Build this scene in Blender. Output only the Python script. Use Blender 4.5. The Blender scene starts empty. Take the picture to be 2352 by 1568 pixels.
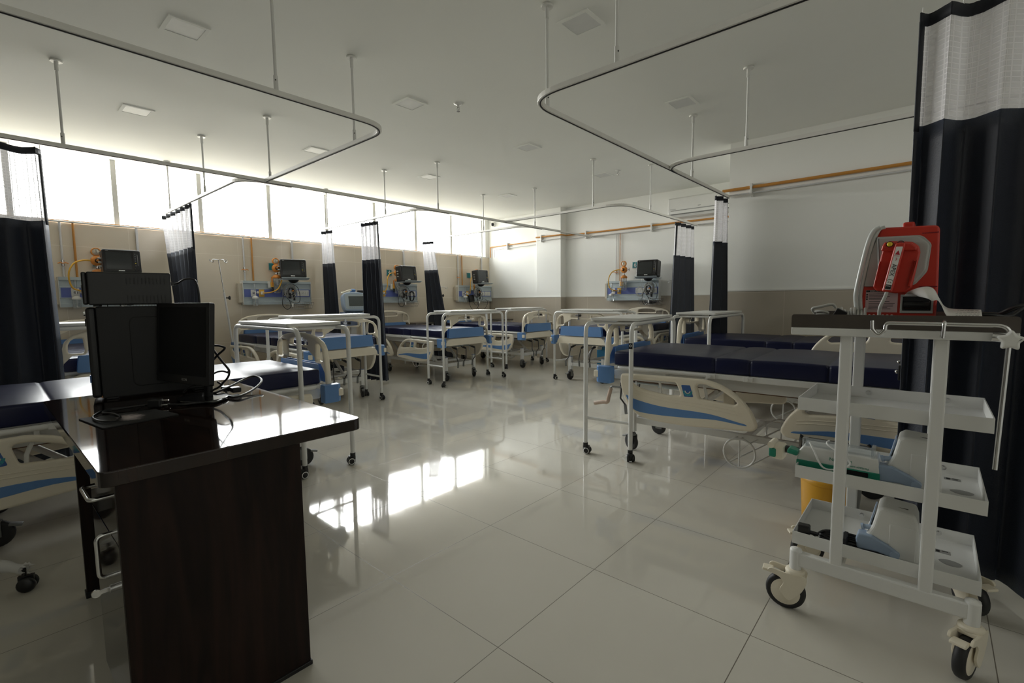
import bpy, math, random
from mathutils import Vector as V, Matrix
random.seed(7)
S = bpy.context.scene
COL = S.collection
PI = math.pi
R = math.radians

# ------------------------------------------------------------------ materials
MATS = {}
def mat(name, col, rough=.5, metal=0., spec=.5, var=.06, nscale=12., bump=0., bscale=60., coat=0., sheen=0.):
    m = bpy.data.materials.new(name); m.use_nodes = True
    nt = m.node_tree; n = nt.nodes; l = nt.links
    b = n['Principled BSDF']
    b.inputs['Roughness'].default_value = rough
    b.inputs['Metallic'].default_value = metal
    b.inputs['Specular IOR Level'].default_value = spec
    b.inputs['Coat Weight'].default_value = coat
    if coat: b.inputs['Coat Roughness'].default_value = .08
    if sheen:
        b.inputs['Sheen Weight'].default_value = sheen
        b.inputs['Sheen Tint'].default_value = (.5, .62, .85, 1)
    tc = n.new('ShaderNodeTexCoord'); no = n.new('ShaderNodeTexNoise')
    no.inputs['Scale'].default_value = nscale; no.inputs['Detail'].default_value = 3
    l.new(tc.outputs['Object'], no.inputs['Vector'])
    mx = n.new('ShaderNodeMix'); mx.data_type = 'RGBA'
    mx.inputs[6].default_value = (*[c * (1 - var) for c in col], 1)
    mx.inputs[7].default_value = (*[min(1, c * (1 + var)) for c in col], 1)
    l.new(no.outputs['Fac'], mx.inputs[0]); l.new(mx.outputs[2], b.inputs['Base Color'])
    if bump:
        n2 = n.new('ShaderNodeTexNoise'); n2.inputs['Scale'].default_value = bscale
        l.new(tc.outputs['Object'], n2.inputs['Vector'])
        bp = n.new('ShaderNodeBump'); bp.inputs['Strength'].default_value = bump; bp.inputs['Distance'].default_value = .01
        l.new(n2.outputs['Fac'], bp.inputs['Height']); l.new(bp.outputs['Normal'], b.inputs['Normal'])
    MATS[name] = m
    return m

def glassy(name, tint=(1, 1, 1), gloss=.12, rough=.03, body=0., bodycol=(.9, .9, .9)):
    m = bpy.data.materials.new(name); m.use_nodes = True
    nt = m.node_tree; n = nt.nodes; l = nt.links
    n.remove(n['Principled BSDF']); out = n['Material Output']
    t = n.new('ShaderNodeBsdfTransparent'); t.inputs[0].default_value = (*tint, 1)
    g = n.new('ShaderNodeBsdfGlossy'); g.inputs['Roughness'].default_value = rough
    lw = n.new('ShaderNodeLayerWeight'); lw.inputs['Blend'].default_value = .35
    ma = n.new('ShaderNodeMath'); ma.operation = 'MULTIPLY_ADD'; ma.use_clamp = True
    ma.inputs[1].default_value = .5; ma.inputs[2].default_value = gloss * .3
    l.new(lw.outputs['Fresnel'], ma.inputs[0])
    mx = n.new('ShaderNodeMixShader'); l.new(ma.outputs[0], mx.inputs[0])
    l.new(t.outputs[0], mx.inputs[1]); l.new(g.outputs[0], mx.inputs[2])
    last = mx
    if body:
        d = n.new('ShaderNodeBsdfDiffuse'); d.inputs[0].default_value = (*bodycol, 1)
        m2 = n.new('ShaderNodeMixShader'); m2.inputs[0].default_value = body
        l.new(mx.outputs[0], m2.inputs[1]); l.new(d.outputs[0], m2.inputs[2]); last = m2
    l.new(last.outputs[0], out.inputs[0]); MATS[name] = m
    return m

def tiles(name, c1, c2, grout, size, off, axes, rough, gw=.003, bump=0., wav=0.):
    """stone tile laid on a square grid; axes = which object axes carry the grid"""
    m = bpy.data.materials.new(name); m.use_nodes = True
    nt = m.node_tree; n = nt.nodes; l = nt.links; b = n['Principled BSDF']
    tc = n.new('ShaderNodeTexCoord'); sp = n.new('ShaderNodeSeparateXYZ'); l.new(tc.outputs['Object'], sp.inputs[0])
    def math_(op, a, bb=None):
        q = n.new('ShaderNodeMath'); q.operation = op
        for i, x in enumerate((a, bb)):
            if x is None: continue
            if isinstance(x, (int, float)): q.inputs[i].default_value = x
            else: l.new(x, q.inputs[i])
        return q.outputs[0]
    ds = []; cells = []
    for ax, sz, o in zip(axes, size, off):
        k = math_('DIVIDE', math_('SUBTRACT', sp.outputs[ax], o), sz)
        fr = math_('SUBTRACT', k, math_('FLOOR', k))
        ds.append(math_('MULTIPLY', math_('MINIMUM', fr, math_('SUBTRACT', 1., fr)), sz))
        cells.append(math_('FLOOR', k))
    g = math_('LESS_THAN', math_('MINIMUM', ds[0], ds[1]), gw / 2)
    wn = n.new('ShaderNodeTexWhiteNoise'); wn.noise_dimensions = '2D'
    cb = n.new('ShaderNodeCombineXYZ'); l.new(cells[0], cb.inputs[0]); l.new(cells[1], cb.inputs[1]); l.new(cb.outputs[0], wn.inputs['Vector'])
    no = n.new('ShaderNodeTexNoise'); no.inputs['Scale'].default_value = 2.2; no.inputs['Detail'].default_value = 6; no.inputs['Roughness'].default_value = .62
    l.new(tc.outputs['Object'], no.inputs['Vector'])
    f = math_('ADD', math_('MULTIPLY', no.outputs['Fac'], .75), math_('MULTIPLY', wn.outputs['Value'], .25))
    mx = n.new('ShaderNodeMix'); mx.data_type = 'RGBA'; mx.inputs[6].default_value = (*c1, 1); mx.inputs[7].default_value = (*c2, 1); l.new(f, mx.inputs[0])
    m2 = n.new('ShaderNodeMix'); m2.data_type = 'RGBA'; m2.inputs[7].default_value = (*grout, 1); l.new(mx.outputs[2], m2.inputs[6]); l.new(g, m2.inputs[0])
    l.new(m2.outputs[2], b.inputs['Base Color'])
    n3 = n.new('ShaderNodeTexNoise'); n3.inputs['Scale'].default_value = 7; n3.inputs['Detail'].default_value = 5; l.new(tc.outputs['Object'], n3.inputs['Vector'])
    rr = math_('ADD', rough * .5, math_('MULTIPLY', n3.outputs['Fac'], rough))
    l.new(math_('ADD', rr, math_('MULTIPLY', g, .4)), b.inputs['Roughness'])
    b.inputs['Specular IOR Level'].default_value = .5
    if wav:
        n4 = n.new('ShaderNodeTexNoise'); n4.inputs['Scale'].default_value = 1.7; l.new(tc.outputs['Object'], n4.inputs['Vector'])
        bp = n.new('ShaderNodeBump'); bp.inputs['Strength'].default_value = wav; bp.inputs['Distance'].default_value = .01
        l.new(n4.outputs['Fac'], bp.inputs['Height']); l.new(bp.outputs['Normal'], b.inputs['Normal'])
    MATS[name] = m
    return m

mat('paint', (.83, .835, .80), .7, var=.02, nscale=3, bump=.03, bscale=90)
mat('ceiling_paint', (.85, .86, .825), .85, var=.02, nscale=2)
mat('aluminium', (.62, .62, .59), .38, .35)
mat('white_metal', (.74, .74, .72), .32, spec=.5, var=.03)
mat('cream', (.80, .735, .60), .38, var=.03)
mat('cream_dark', (.55, .50, .40), .5)
mat('bed_blue', (.115, .25, .52), .45, var=.04)
mat('navy_vinyl', (.006, .009, .045), .38, spec=.35, var=.15, nscale=5, bump=.22, bscale=5)
mat('navy_cloth', (.0075, .010, .020), .55, var=.2, nscale=30, bump=.12, bscale=160, sheen=.25)
mat('navy_tape', (.009, .011, .018), .7)
mat('chrome', (.72, .72, .72), .16, 1.)
mat('steel', (.19, .17, .155), .33, 1., var=.05)
mat('grey_metal', (.20, .205, .20), .42, .5)
mat('dark_metal', (.055, .055, .055), .4, .4)
mat('rubber', (.016, .016, .017), .55)
mat('grey_wheel', (.11, .12, .125), .5)
mat('black_plastic', (.011, .011, .012), .35, var=.1)
mat('black_gloss', (.008, .008, .009), .12)
mat('black_matte', (.014, .014, .015), .6)
mat('screen_grey', (.022, .026, .027), .12)
mat('screen_light', (.10, .115, .115), .2)
mat('white_plastic', (.72, .72, .69), .35, var=.03)
mat('pale_blue', (.46, .53, .56), .4, .1, var=.03)
mat('shell_blue', (.36, .45, .58), .4, var=.03)
mat('slate_blue', (.15, .19, .30), .45)
mat('strip_blue', (.105, .145, .42), .45)
mat('orange', (.72, .27, .045), .4)
mat('orange_pipe', (.52, .235, .045), .45)
mat('yellow', (.80, .46, .05), .45)
mat('hose_yellow', (.74, .41, .04), .4)
mat('pale_pipe', (.60, .60, .60), .45)
mat('teal', (.02, .22, .25), .4)
mat('emblem_black', (.012, .012, .012), .4)
mat('print_white', (.80, .80, .78), .5)
mat('print_black', (.012, .012, .012), .6)
mat('print_red', (.45, .02, .04), .5)
mat('red', (.52, .035, .02), .33, var=.03)
mat('defib_grey', (.40, .40, .385), .45)
mat('defib_rib', (.58, .60, .58), .35)
mat('cable_grey', (.45, .45, .42), .5)
mat('pink_label', (.55, .40, .40), .6)
mat('paper', (.76, .75, .72), .8)
mat('button_yellow', (.72, .55, .03), .35)
mat('button_red', (.20, .01, .015), .35)
mat('green', (.015, .22, .14), .4)
mat('latch_blue', (.30, .38, .50), .4)
mat('tape_grey', (.30, .30, .29), .6)
mat('amber', (.65, .33, .02), .4)
mat('bin_blue', (.02, .18, .36), .5)
mat('plate_blue', (.05, .13, .36), .4)
mat('plate_teal', (.05, .33, .38), .4)
mat('brown_board', (.17, .075, .035), .6)
mat('clear_wrap', (.62, .62, .60), .3)
mat('tan_wrap', (.50, .38, .30), .5, bump=.4, bscale=120)
mat('front_light_sink', (.20, .19, .17), .7)  # dark tone made up for the unseen front wall, soaks up bounce light
glassy('glass', (1, 1, 1), .1, .02)
glassy('clear_plastic', (.92, .94, .95), .3, .08, .10, (.8, .83, .85))
tiles('floor_tile', (.53, .505, .44), (.60, .575, .51), (.17, .15, .12), (.615, .602), (-1.025, 1.076), (0, 1), .05, .003, wav=.018)
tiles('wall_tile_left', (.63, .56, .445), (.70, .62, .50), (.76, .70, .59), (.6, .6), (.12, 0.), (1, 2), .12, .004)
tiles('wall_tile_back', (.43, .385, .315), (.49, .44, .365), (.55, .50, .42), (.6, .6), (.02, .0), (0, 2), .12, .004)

def wood(name, rlo=.03, rhi=.07, spec=.5, sc=(1.1, 9, 1.1)):
    m = bpy.data.materials.new(name); m.use_nodes = True
    nt = m.node_tree; n = nt.nodes; l = nt.links; b = n['Principled BSDF']
    tc = n.new('ShaderNodeTexCoord'); mp = n.new('ShaderNodeMapping'); mp.inputs['Scale'].default_value = sc
    l.new(tc.outputs['Object'], mp.inputs[0])
    no = n.new('ShaderNodeTexNoise'); no.inputs['Scale'].default_value = 2.2; no.inputs['Detail'].default_value = 8; no.inputs['Distortion'].default_value = 1.3
    l.new(mp.outputs[0], no.inputs['Vector'])
    cr = n.new('ShaderNodeValToRGB'); e = cr.color_ramp.elements
    e[0].position = .3; e[0].color = (.006, .0036, .003, 1); e[1].position = .72; e[1].color = (.024, .0125, .009, 1)
    l.new(no.outputs['Fac'], cr.inputs[0]); l.new(cr.outputs[0], b.inputs['Base Color'])
    n2 = n.new('ShaderNodeTexNoise'); n2.inputs['Scale'].default_value = 30; n2.inputs['Detail'].default_value = 8
    l.new(tc.outputs['Object'], n2.inputs['Vector'])
    mr = n.new('ShaderNodeMapRange'); mr.inputs['To Min'].default_value = rlo; mr.inputs['To Max'].default_value = rhi
    l.new(n2.outputs['Fac'], mr.inputs['Value']); l.new(mr.outputs[0], b.inputs['Roughness'])
    b.inputs['Specular IOR Level'].default_value = spec
    MATS[name] = m
wood('dark_wood'); wood('dark_wood_side', .45, .6, .2, (1.1, 9, .9))

def mesh_cloth(name):
    """white open netting: dense threads on a square grid, gauze in the cells (uv in metres)"""
    m = bpy.data.materials.new(name); m.use_nodes = True
    nt = m.node_tree; n = nt.nodes; l = nt.links; n.remove(n['Principled BSDF']); out = n['Material Output']
    uv = n.new('ShaderNodeUVMap'); uv.uv_map = 'UVMap'; sp = n.new('ShaderNodeSeparateXYZ'); l.new(uv.outputs[0], sp.inputs[0])
    def mt(op, a, b_=None):
        q = n.new('ShaderNodeMath'); q.operation = op
        for i, x in enumerate((a, b_)):
            if x is None: continue
            if isinstance(x, (int, float)): q.inputs[i].default_value = x
            else: l.new(x, q.inputs[i])
        return q.outputs[0]
    th = []
    for ax, sz in ((0, .024), (1, .019)):
        k = mt('DIVIDE', sp.outputs[ax], sz); fr = mt('FRACT', k)
        th.append(mt('LESS_THAN', fr, .2))
    grid = mt('MAXIMUM', th[0], th[1])
    fac = mt('ADD', .74, mt('MULTIPLY', grid, .24))
    cm = n.new('ShaderNodeMix'); cm.data_type = 'RGBA'; cm.inputs[6].default_value = (.84, .83, .86, 1); cm.inputs[7].default_value = (.90, .89, .91, 1); l.new(grid, cm.inputs[0])
    d = n.new('ShaderNodeBsdfDiffuse'); d.inputs[0].default_value = (.78, .77, .79, 1)
    t = n.new('ShaderNodeBsdfTranslucent'); t.inputs[0].default_value = (.74, .74, .76, 1)
    l.new(cm.outputs[2], d.inputs[0]); a = n.new('ShaderNodeMixShader'); a.inputs[0].default_value = .16
    l.new(d.outputs[0], a.inputs[1]); l.new(t.outputs[0], a.inputs[2])
    tr = n.new('ShaderNodeBsdfTransparent'); mx = n.new('ShaderNodeMixShader')
    l.new(fac, mx.inputs[0]); l.new(tr.outputs[0], mx.inputs[1]); l.new(a.outputs[0], mx.inputs[2])
    l.new(mx.outputs[0], out.inputs[0]); MATS[name] = m
mesh_cloth('netting')

def pad_art(name):
    m = bpy.data.materials.new(name); m.use_nodes = True
    nt = m.node_tree; n = nt.nodes; l = nt.links; b = n['Principled BSDF']
    tc = n.new('ShaderNodeTexCoord'); mp = n.new('ShaderNodeMapping'); mp.inputs['Scale'].default_value = (30, 9, 1); mp.inputs['Rotation'].default_value = (0, 0, .5)
    l.new(tc.outputs['Object'], mp.inputs[0]); no = n.new('ShaderNodeTexNoise'); no.inputs['Scale'].default_value = 1.6; no.inputs['Detail'].default_value = 6; no.inputs['Distortion'].default_value = 2
    l.new(mp.outputs[0], no.inputs['Vector'])
    gr = n.new('ShaderNodeTexGradient'); gr.gradient_type = 'SPHERICAL'; m2 = n.new('ShaderNodeMapping')
    m2.inputs['Scale'].default_value = (9, 14, 1); l.new(tc.outputs['Object'], m2.inputs[0]); l.new(m2.outputs[0], gr.inputs[0])
    mu = n.new('ShaderNodeMath'); mu.operation = 'MULTIPLY'; l.new(no.outputs['Fac'], mu.inputs[0]); l.new(gr.outputs['Fac'], mu.inputs[1])
    cr = n.new('ShaderNodeValToRGB'); e = cr.color_ramp.elements; e[0].position = .2; e[0].color = (.012, .012, .013, 1); e[1].position = .42; e[1].color = (.6, .52, .52, 1)
    l.new(mu.outputs[0], cr.inputs[0]); l.new(cr.outputs[0], b.inputs['Base Color']); b.inputs['Roughness'].default_value = .75; MATS[name] = m
pad_art('pad_art')

# ------------------------------------------------------------------ geometry helpers
DG = bpy.context.evaluated_depsgraph_get
class MB:
    def __init__(s): s.v = []; s.f = []; s.sm = []; s.mi = []; s.uv = {}; s.m = 0
    def add(s, vs, fs, smooth=False, M=None):
        o = len(s.v)
        for p in vs:
            p = V(p); s.v.append(M @ p if M else p)
        for f in fs:
            s.f.append([i + o for i in f]); s.sm.append(smooth); s.mi.append(s.m)
        return s
    def bx(s, x0, x1, y0, y1, z0, z1, M=None):
        vs = [(x, y, z) for x in (x0, x1) for y in (y0, y1) for z in (z0, z1)]
        return s.add(vs, [(0, 1, 3, 2), (4, 6, 7, 5), (0, 4, 5, 1), (2, 3, 7, 6), (0, 2, 6, 4), (1, 5, 7, 3)], False, M)
    def cyl(s, p0, p1, r, r2=None, n=14, caps=True, M=None):
        p0, p1 = V(p0), V(p1); r2 = r if r2 is None else r2
        d = (p1 - p0).normalized(); a = d.orthogonal().normalized(); b = d.cross(a)
        vs = []
        for p, q in ((p0, r), (p1, r2)):
            for i in range(n):
                t = 2 * PI * i / n; vs.append(p + (a * math.cos(t) + b * math.sin(t)) * q)
        s.add(vs, [(i, (i + 1) % n, n + (i + 1) % n, n + i) for i in range(n)], True, M)
        if caps:
            s.add(vs[:n], [tuple(range(n))[::-1]], False, M); s.add(vs[n:], [tuple(range(n))], False, M)
        return s
    def tube(s, pts, r, n=8, closed=False, caps=True, M=None, flat=None):
        pts = [V(p) for p in pts]; k = len(pts); vs = []
        up = None
        for i, p in enumerate(pts):
            if closed: d = pts[(i + 1) % k] - pts[i - 1]
            else: d = pts[min(i + 1, k - 1)] - pts[max(i - 1, 0)]
            d.normalize()
            if up is None: up = d.orthogonal().normalized()
            a = up - d * up.dot(d)
            a = a.normalized() if a.length > 1e-6 else d.orthogonal().normalized()
            up = a; b = d.cross(a)
            for j in range(n):
                t = 2 * PI * j / n; vs.append(p + (a * math.cos(t) + b * math.sin(t)) * r)
        m = k if closed else k - 1
        fs = [(i * n + j, i * n + (j + 1) % n, ((i + 1) % k) * n + (j + 1) % n, ((i + 1) % k) * n + j) for i in range(m) for j in range(n)]
        s.add(vs, fs, True, M)
        if caps and not closed:
            s.add(vs[:n], [tuple(range(n))[::-1]], False, M); s.add(vs[-n:], [tuple(range(n))], False, M)
        return s
    def sweep(s, pts, w, z0, z1, M=None):
        """rectangular bar along a level path: width w, from z0 to z1"""
        pts = [V((p[0], p[1], 0)) for p in pts]; k = len(pts); vs = []
        for i, p in enumerate(pts):
            d = (pts[min(i + 1, k - 1)] - pts[max(i - 1, 0)]).normalized(); nrm = V((-d.y, d.x, 0)) * (w / 2)
            for q, z in ((p + nrm, z0), (p - nrm, z0), (p - nrm, z1), (p + nrm, z1)): vs.append((q.x, q.y, z))
        fs = [(i * 4 + j, i * 4 + (j + 1) % 4, i * 4 + 4 + (j + 1) % 4, i * 4 + 4 + j) for i in range(k - 1) for j in range(4)]
        s.add(vs, fs + [(3, 2, 1, 0), tuple(range(4 * k - 4, 4 * k))], False, M)
        return s
    def lathe(s, prof, c=(0, 0, 0), n=20, M=None, smooth=True, caps=True):
        vs = []; c = V(c)
        for r, z in prof:
            for i in range(n):
                t = 2 * PI * i / n; vs.append(c + V((r * math.cos(t), r * math.sin(t), z)))
        k = len(prof)
        fs = [(i * n + j, i * n + (j + 1) % n, (i + 1) * n + (j + 1) % n, (i + 1) * n + j) for i in range(k - 1) for j in range(n)]
        s.add(vs, fs, smooth, M)
        if caps and prof[0][0] > 1e-5: s.add(vs[:n], [tuple(range(n))[::-1]], False, M)
        if caps and prof[-1][0] > 1e-5: s.add(vs[-n:], [tuple(range(n))], False, M)
        return s
    def ball(s, c, r, n=12, sc=(1, 1, 1), M=None):
        k = n // 2
        prof = [(max(1e-6, math.sin(PI * i / k)) * r, -math.cos(PI * i / k) * r) for i in range(k + 1)]
        T = Matrix.Translation(V(c)) @ Matrix.Diagonal((*sc, 1))
        return s.lathe(prof, (0, 0, 0), n, (M @ T) if M else T)
    def mesh(s, me, M=None, smooth=False):
        return s.add([v.co.copy() for v in me.vertices], [tuple(p.vertices) for p in me.polygons], smooth, M)
    def build(s, name, m, parent=None, bev=0., solid=0., org=None, seg=2):
        me = bpy.data.meshes.new(name)
        vs = s.v
        loc = None
        if org is not None: vs = [v - V(org) for v in vs]
        elif parent is None:
            lo = [min(v[i] for v in vs) for i in range(3)]; hi = [max(v[i] for v in vs) for i in range(3)]
            loc = V(((lo[0] + hi[0]) / 2, (lo[1] + hi[1]) / 2, lo[2])); vs = [v - loc for v in vs]
        me.from_pydata([tuple(v) for v in vs], [], s.f)
        me.polygons.foreach_set('use_smooth', s.sm)
        ml = m if isinstance(m, (list, tuple)) else [m]
        for q in ml: me.materials.append(MATS[q])
        if len(ml) > 1: me.polygons.foreach_set('material_index', s.mi)
        if s.uv:
            lay = me.uv_layers.new(name='UVMap')
            for p in me.polygons:
                for li in p.loop_indices: lay.data[li].uv = s.uv[me.loops[li].vertex_index]
        me.update()
        o = bpy.data.objects.new(name, me); COL.objects.link(o)
        if parent: o.parent = parent
        if loc is not None: o.location = loc
        if bev:
            b = o.modifiers.new('bevel', 'BEVEL'); b.width = bev; b.segments = seg; b.limit_method = 'ANGLE'; b.angle_limit = R(40); b.harden_normals = False
        if solid:
            b = o.modifiers.new('solid', 'SOLIDIFY'); b.thickness = solid; b.offset = 0
        return o

def tag(o, label=None, cat=None, group=None, kind=None):
    if label: o['label'] = label
    if cat: o['category'] = cat
    if group: o['group'] = group
    if kind: o['kind'] = kind
    return o
def thing(name, label, cat, loc=(0, 0, 0), rz=0., group=None):
    o = bpy.data.objects.new(name, None); COL.objects.link(o); o.empty_display_size = .1
    o.location = loc; o.rotation_euler = (0, 0, rz)
    return tag(o, label, cat, group)
def copy_tree(o, parent=None, label=None):
    c = o.copy(); COL.objects.link(c); c.parent = parent
    if label: c['label'] = label
    for ch in list(o.children): copy_tree(ch, c)
    return c
def cr(pts, n=6, closed=False):
    """Catmull-Rom through the points"""
    pts = [V(p) for p in pts]; k = len(pts); out = []
    for i in range(k if closed else k - 1):
        if closed: a, b, c, d = pts[i - 1], pts[i], pts[(i + 1) % k], pts[(i + 2) % k]
        else: a, b, c, d = pts[max(i - 1, 0)], pts[i], pts[i + 1], pts[min(i + 2, k - 1)]
        for j in range(n):
            t = j / n
            out.append(.5 * ((2 * b) + (c - a) * t + (2 * a - 5 * b + 4 * c - d) * t * t + (3 * b - a - 3 * c + d) * t ** 3))
    if not closed: out.append(pts[-1])
    return out
def fillet(pts, r, n=8, closed=False):
    pts = [V(p) for p in pts]; k = len(pts); out = []
    rng = range(k) if closed else range(1, k - 1)
    if not closed: out.append(pts[0])
    for i in rng:
        p = pts[i]; a = pts[i - 1] - p; b = pts[(i + 1) % k] - p
        rr = r[i] if isinstance(r, (list, tuple)) else r
        if rr <= 0: out.append(p); continue
        th = a.angle(b); t = min(rr / math.tan(th / 2), a.length * .49, b.length * .49)
        p0 = p + a.normalized() * t; p1 = p + b.normalized() * t
        for j in range(n + 1):
            u = j / n; out.append(p0 * (1 - u) ** 2 + p * 2 * u * (1 - u) + p1 * u * u)
    if not closed: out.append(pts[-1])
    return out
def rrect(x0, x1, y0, y1, r, n=4): return [(p.x, p.y) for p in fillet([(x0, y0, 0), (x1, y0, 0), (x1, y1, 0), (x0, y1, 0)], r, n, True)]
def panel(out, holes=(), depth=.02, bev=0., res=2):
    """flat plate with holes and rounded edges, outline in xy, thickness centred on z -> temporary mesh"""
    cu = bpy.data.curves.new('tmp', 'CURVE'); cu.dimensions = '2D'; cu.fill_mode = 'BOTH'
    cu.extrude = max(depth / 2 - bev, 0.0001); cu.bevel_depth = bev; cu.bevel_resolution = res; cu.offset = -bev
    for o in [out, *holes]:
        sp = cu.splines.new('POLY'); sp.points.add(len(o) - 1); sp.use_cyclic_u = True
        for i, p in enumerate(o): sp.points[i].co = (p[0], p[1], 0, 1)
    ob = bpy.data.objects.new('tmp', cu); COL.objects.link(ob)
    me = bpy.data.meshes.new_from_object(ob.evaluated_get(DG()))
    bpy.data.objects.remove(ob); bpy.data.curves.remove(cu)
    return me
def text(t, size, ext=.0006):
    cu = bpy.data.curves.new('tmp', 'FONT'); cu.body = t; cu.size = size; cu.extrude = ext; cu.align_x = 'CENTER'; cu.align_y = 'CENTER'
    ob = bpy.data.objects.new('tmp', cu); COL.objects.link(ob)
    me = bpy.data.meshes.new_from_object(ob.evaluated_get(DG()))
    bpy.data.objects.remove(ob); bpy.data.curves.remove(cu)
    return me
def frame(o, x, y, z):
    return Matrix(((x[0], y[0], z[0], o[0]), (x[1], y[1], z[1], o[1]), (x[2], y[2], z[2], o[2]), (0, 0, 0, 1)))
YZ = lambda x: frame((x, 0, 0), (0, 1, 0), (0, 0, 1), (1, 0, 0))     # plate outline (y, z) at x
XZ = lambda y: frame((0, y, 0), (1, 0, 0), (0, 0, 1), (0, -1, 0))    # plate outline (x, z) at y, front faces -y
def one(me, M=None): return MB().mesh(me, M)
def T(x=0, y=0, z=0): return Matrix.Translation((x, y, z))
def RZ(a): return Matrix.Rotation(a, 4, 'Z')

# ------------------------------------------------------------------ camera
f_px, yaw, pitch, roll = 1092.58, R(41.408), R(5.040), R(-.597)
cam = bpy.data.cameras.new('camera'); co = bpy.data.objects.new('camera', cam); COL.objects.link(co)
cam.sensor_width = 36; cam.lens = f_px * 36 / 2352; cam.clip_start = .05; cam.clip_end = 200
fw = V((-math.sin(yaw) * math.cos(pitch), math.cos(yaw) * math.cos(pitch), -math.sin(pitch)))
rt = fw.cross(V((0, 0, 1))).normalized(); up = rt.cross(fw)
r2 = math.cos(roll) * rt + math.sin(roll) * up; u2 = -math.sin(roll) * rt + math.cos(roll) * up
co.matrix_world = frame((0, 0, 1.15), r2, u2, -fw)
S.camera = co

# ------------------------------------------------------------------ setting
H = 2.85; XL, YB, YBR, XR, YF = -7.3, 7.55, 5.72, 1.75, -3.4
def struct(o): o['kind'] = 'structure'; return o
m = MB(); m.bx(XL - .2, XR + .2, YF - .2, YB + .2, -.12, 0); o = struct(m.build('floor', 'floor_tile', org=(0, 0, 0)))
m = MB(); m.bx(XL - .2, XR + .2, YF - .2, YB + .2, H, H + .15); struct(m.build('ceiling', 'ceiling_paint', org=(0, 0, 0)))
WZ0, WZ1, WY0 = 2.06, 2.85, -.532
m = MB(); m.bx(XL - .2, XL, YF, YB, 0, 2.05); m.m = 1
m.bx(XL - .2, XL - .02, YF, YB, 2.05, WZ0); m.bx(XL - .2, XL, 7.44, YB, WZ0, WZ1); m.bx(XL - .2, XL, YF, WY0, WZ0, WZ1)
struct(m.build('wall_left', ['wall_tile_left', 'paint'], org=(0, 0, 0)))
m = MB(); m.m = 1
m.bx(XL - .2, -1.77, YB, YB + .2, 0, H); m.bx(-5.84, -5.27, 7.38, YB, 0, H)
m.m = 0
m.bx(XL, -5.84, YB - .008, YB, 0, 1.185); m.bx(-5.27, -1.77, YB - .008, YB, 0, 1.185)
m.bx(-5.848, -5.262, 7.372, 7.38, 0, 1.185); m.bx(-5.27, -5.262, 7.38, YB, 0, 1.185); m.bx(-5.848, -5.84, 7.38, YB, 0, 1.185)
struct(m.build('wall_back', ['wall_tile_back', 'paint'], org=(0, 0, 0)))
m = MB(); m.m = 1; m.bx(-1.77, XR, YBR, YB + .2, 0, H); m.m = 0; m.bx(-1.778, XR, YBR - .008, YBR, 0, 1.215)
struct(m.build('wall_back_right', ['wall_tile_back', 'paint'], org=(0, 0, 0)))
m = MB(); m.bx(XR, XR + .2, YF, YBR, 0, H); struct(m.build('wall_right', 'paint', org=(0, 0, 0)))
m = MB(); m.bx(XL - .2, XR + .2, YF - .2, YF, 0, H); struct(m.build('wall_front', 'front_light_sink', org=(0, 0, 0)))
m = MB(); m.bx(XL, -5.848, YB - .014, YB, 1.185, 1.2); m.bx(-5.854, -5.256, 7.366, 7.38, 1.185, 1.2); m.bx(-5.262, -1.78, YB - .014, YB, 1.185, 1.2)
struct(m.build('trim_1', 'white_plastic', org=(0, 0, 0)))
m = MB(); m.bx(-1.784, XR, YBR - .014, YBR, 1.215, 1.23); struct(m.build('trim_2', 'white_plastic', org=(0, 0, 0)))
ys = [7.44]
for i in range(9): ys.append(ys[-1] - .8858)
for i in range(len(ys) - 1):
    y1, y0 = ys[i], ys[i + 1]
    g = MB(); g.bx(XL - .122, XL - .116, y0 + .02, y1 - .02, WZ0 + .02, WZ1 - .02)
    w = struct(g.build('window_%d' % (i + 1), 'glass', org=(0, 0, 0)))
    m = MB(); a, b = XL - .145, XL - .095
    m.bx(a, b, y0, y0 + .026, WZ0, WZ1); m.bx(a, b, y1 - .026, y1, WZ0, WZ1)
    m.bx(a, b, y0 + .026, y1 - .026, WZ0, WZ0 + .026)
    m.build('window_frame', 'aluminium', w)

# daylight through the windows
wd = bpy.data.worlds.new('sky'); S.world = wd; wd.use_nodes = True
nt = wd.node_tree; n = nt.nodes; l = nt.links; bg = n['Background']
tc = n.new('ShaderNodeTexCoord'); sp = n.new('ShaderNodeSeparateXYZ'); l.new(tc.outputs['Generated'], sp.inputs[0])
ramp = n.new('ShaderNodeValToRGB'); mr = n.new('ShaderNodeMapRange'); mr.inputs['From Min'].default_value = -1; mr.inputs['From Max'].default_value = 1
l.new(sp.outputs['Z'], mr.inputs[0]); l.new(mr.outputs[0], ramp.inputs[0])
e = ramp.color_ramp.elements
e[0].position = .0; e[0].color = (.14, .12, .09, 1); e[1].position = 1.; e[1].color = (.15, .20, .28, 1)
for p, c in ((.40, (.20, .19, .155, 1)), (.48, (.34, .33, .28, 1)), (.505, (1., .985, .93, 1)), (.55, (1., 1., .96, 1)), (.59, (.56, .57, .56, 1)), (.645, (.56, .58, .57, 1)), (.69, (1., 1.02, 1.0, 1)), (.75, (.92, .96, .97, 1)), (.82, (.46, .50, .53, 1))):
    q = ramp.color_ramp.elements.new(p); q.color = c
az = n.new('ShaderNodeMapRange'); az.inputs['From Min'].default_value = -.8; az.inputs['From Max'].default_value = .5
az.inputs['To Min'].default_value = .42; az.inputs['To Max'].default_value = 1.22; l.new(sp.outputs['Y'], az.inputs[0])
mv = n.new('ShaderNodeVectorMath'); mv.operation = 'SCALE'; l.new(ramp.outputs[0], mv.inputs[0]); l.new(az.outputs[0], mv.inputs['Scale'])
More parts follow.
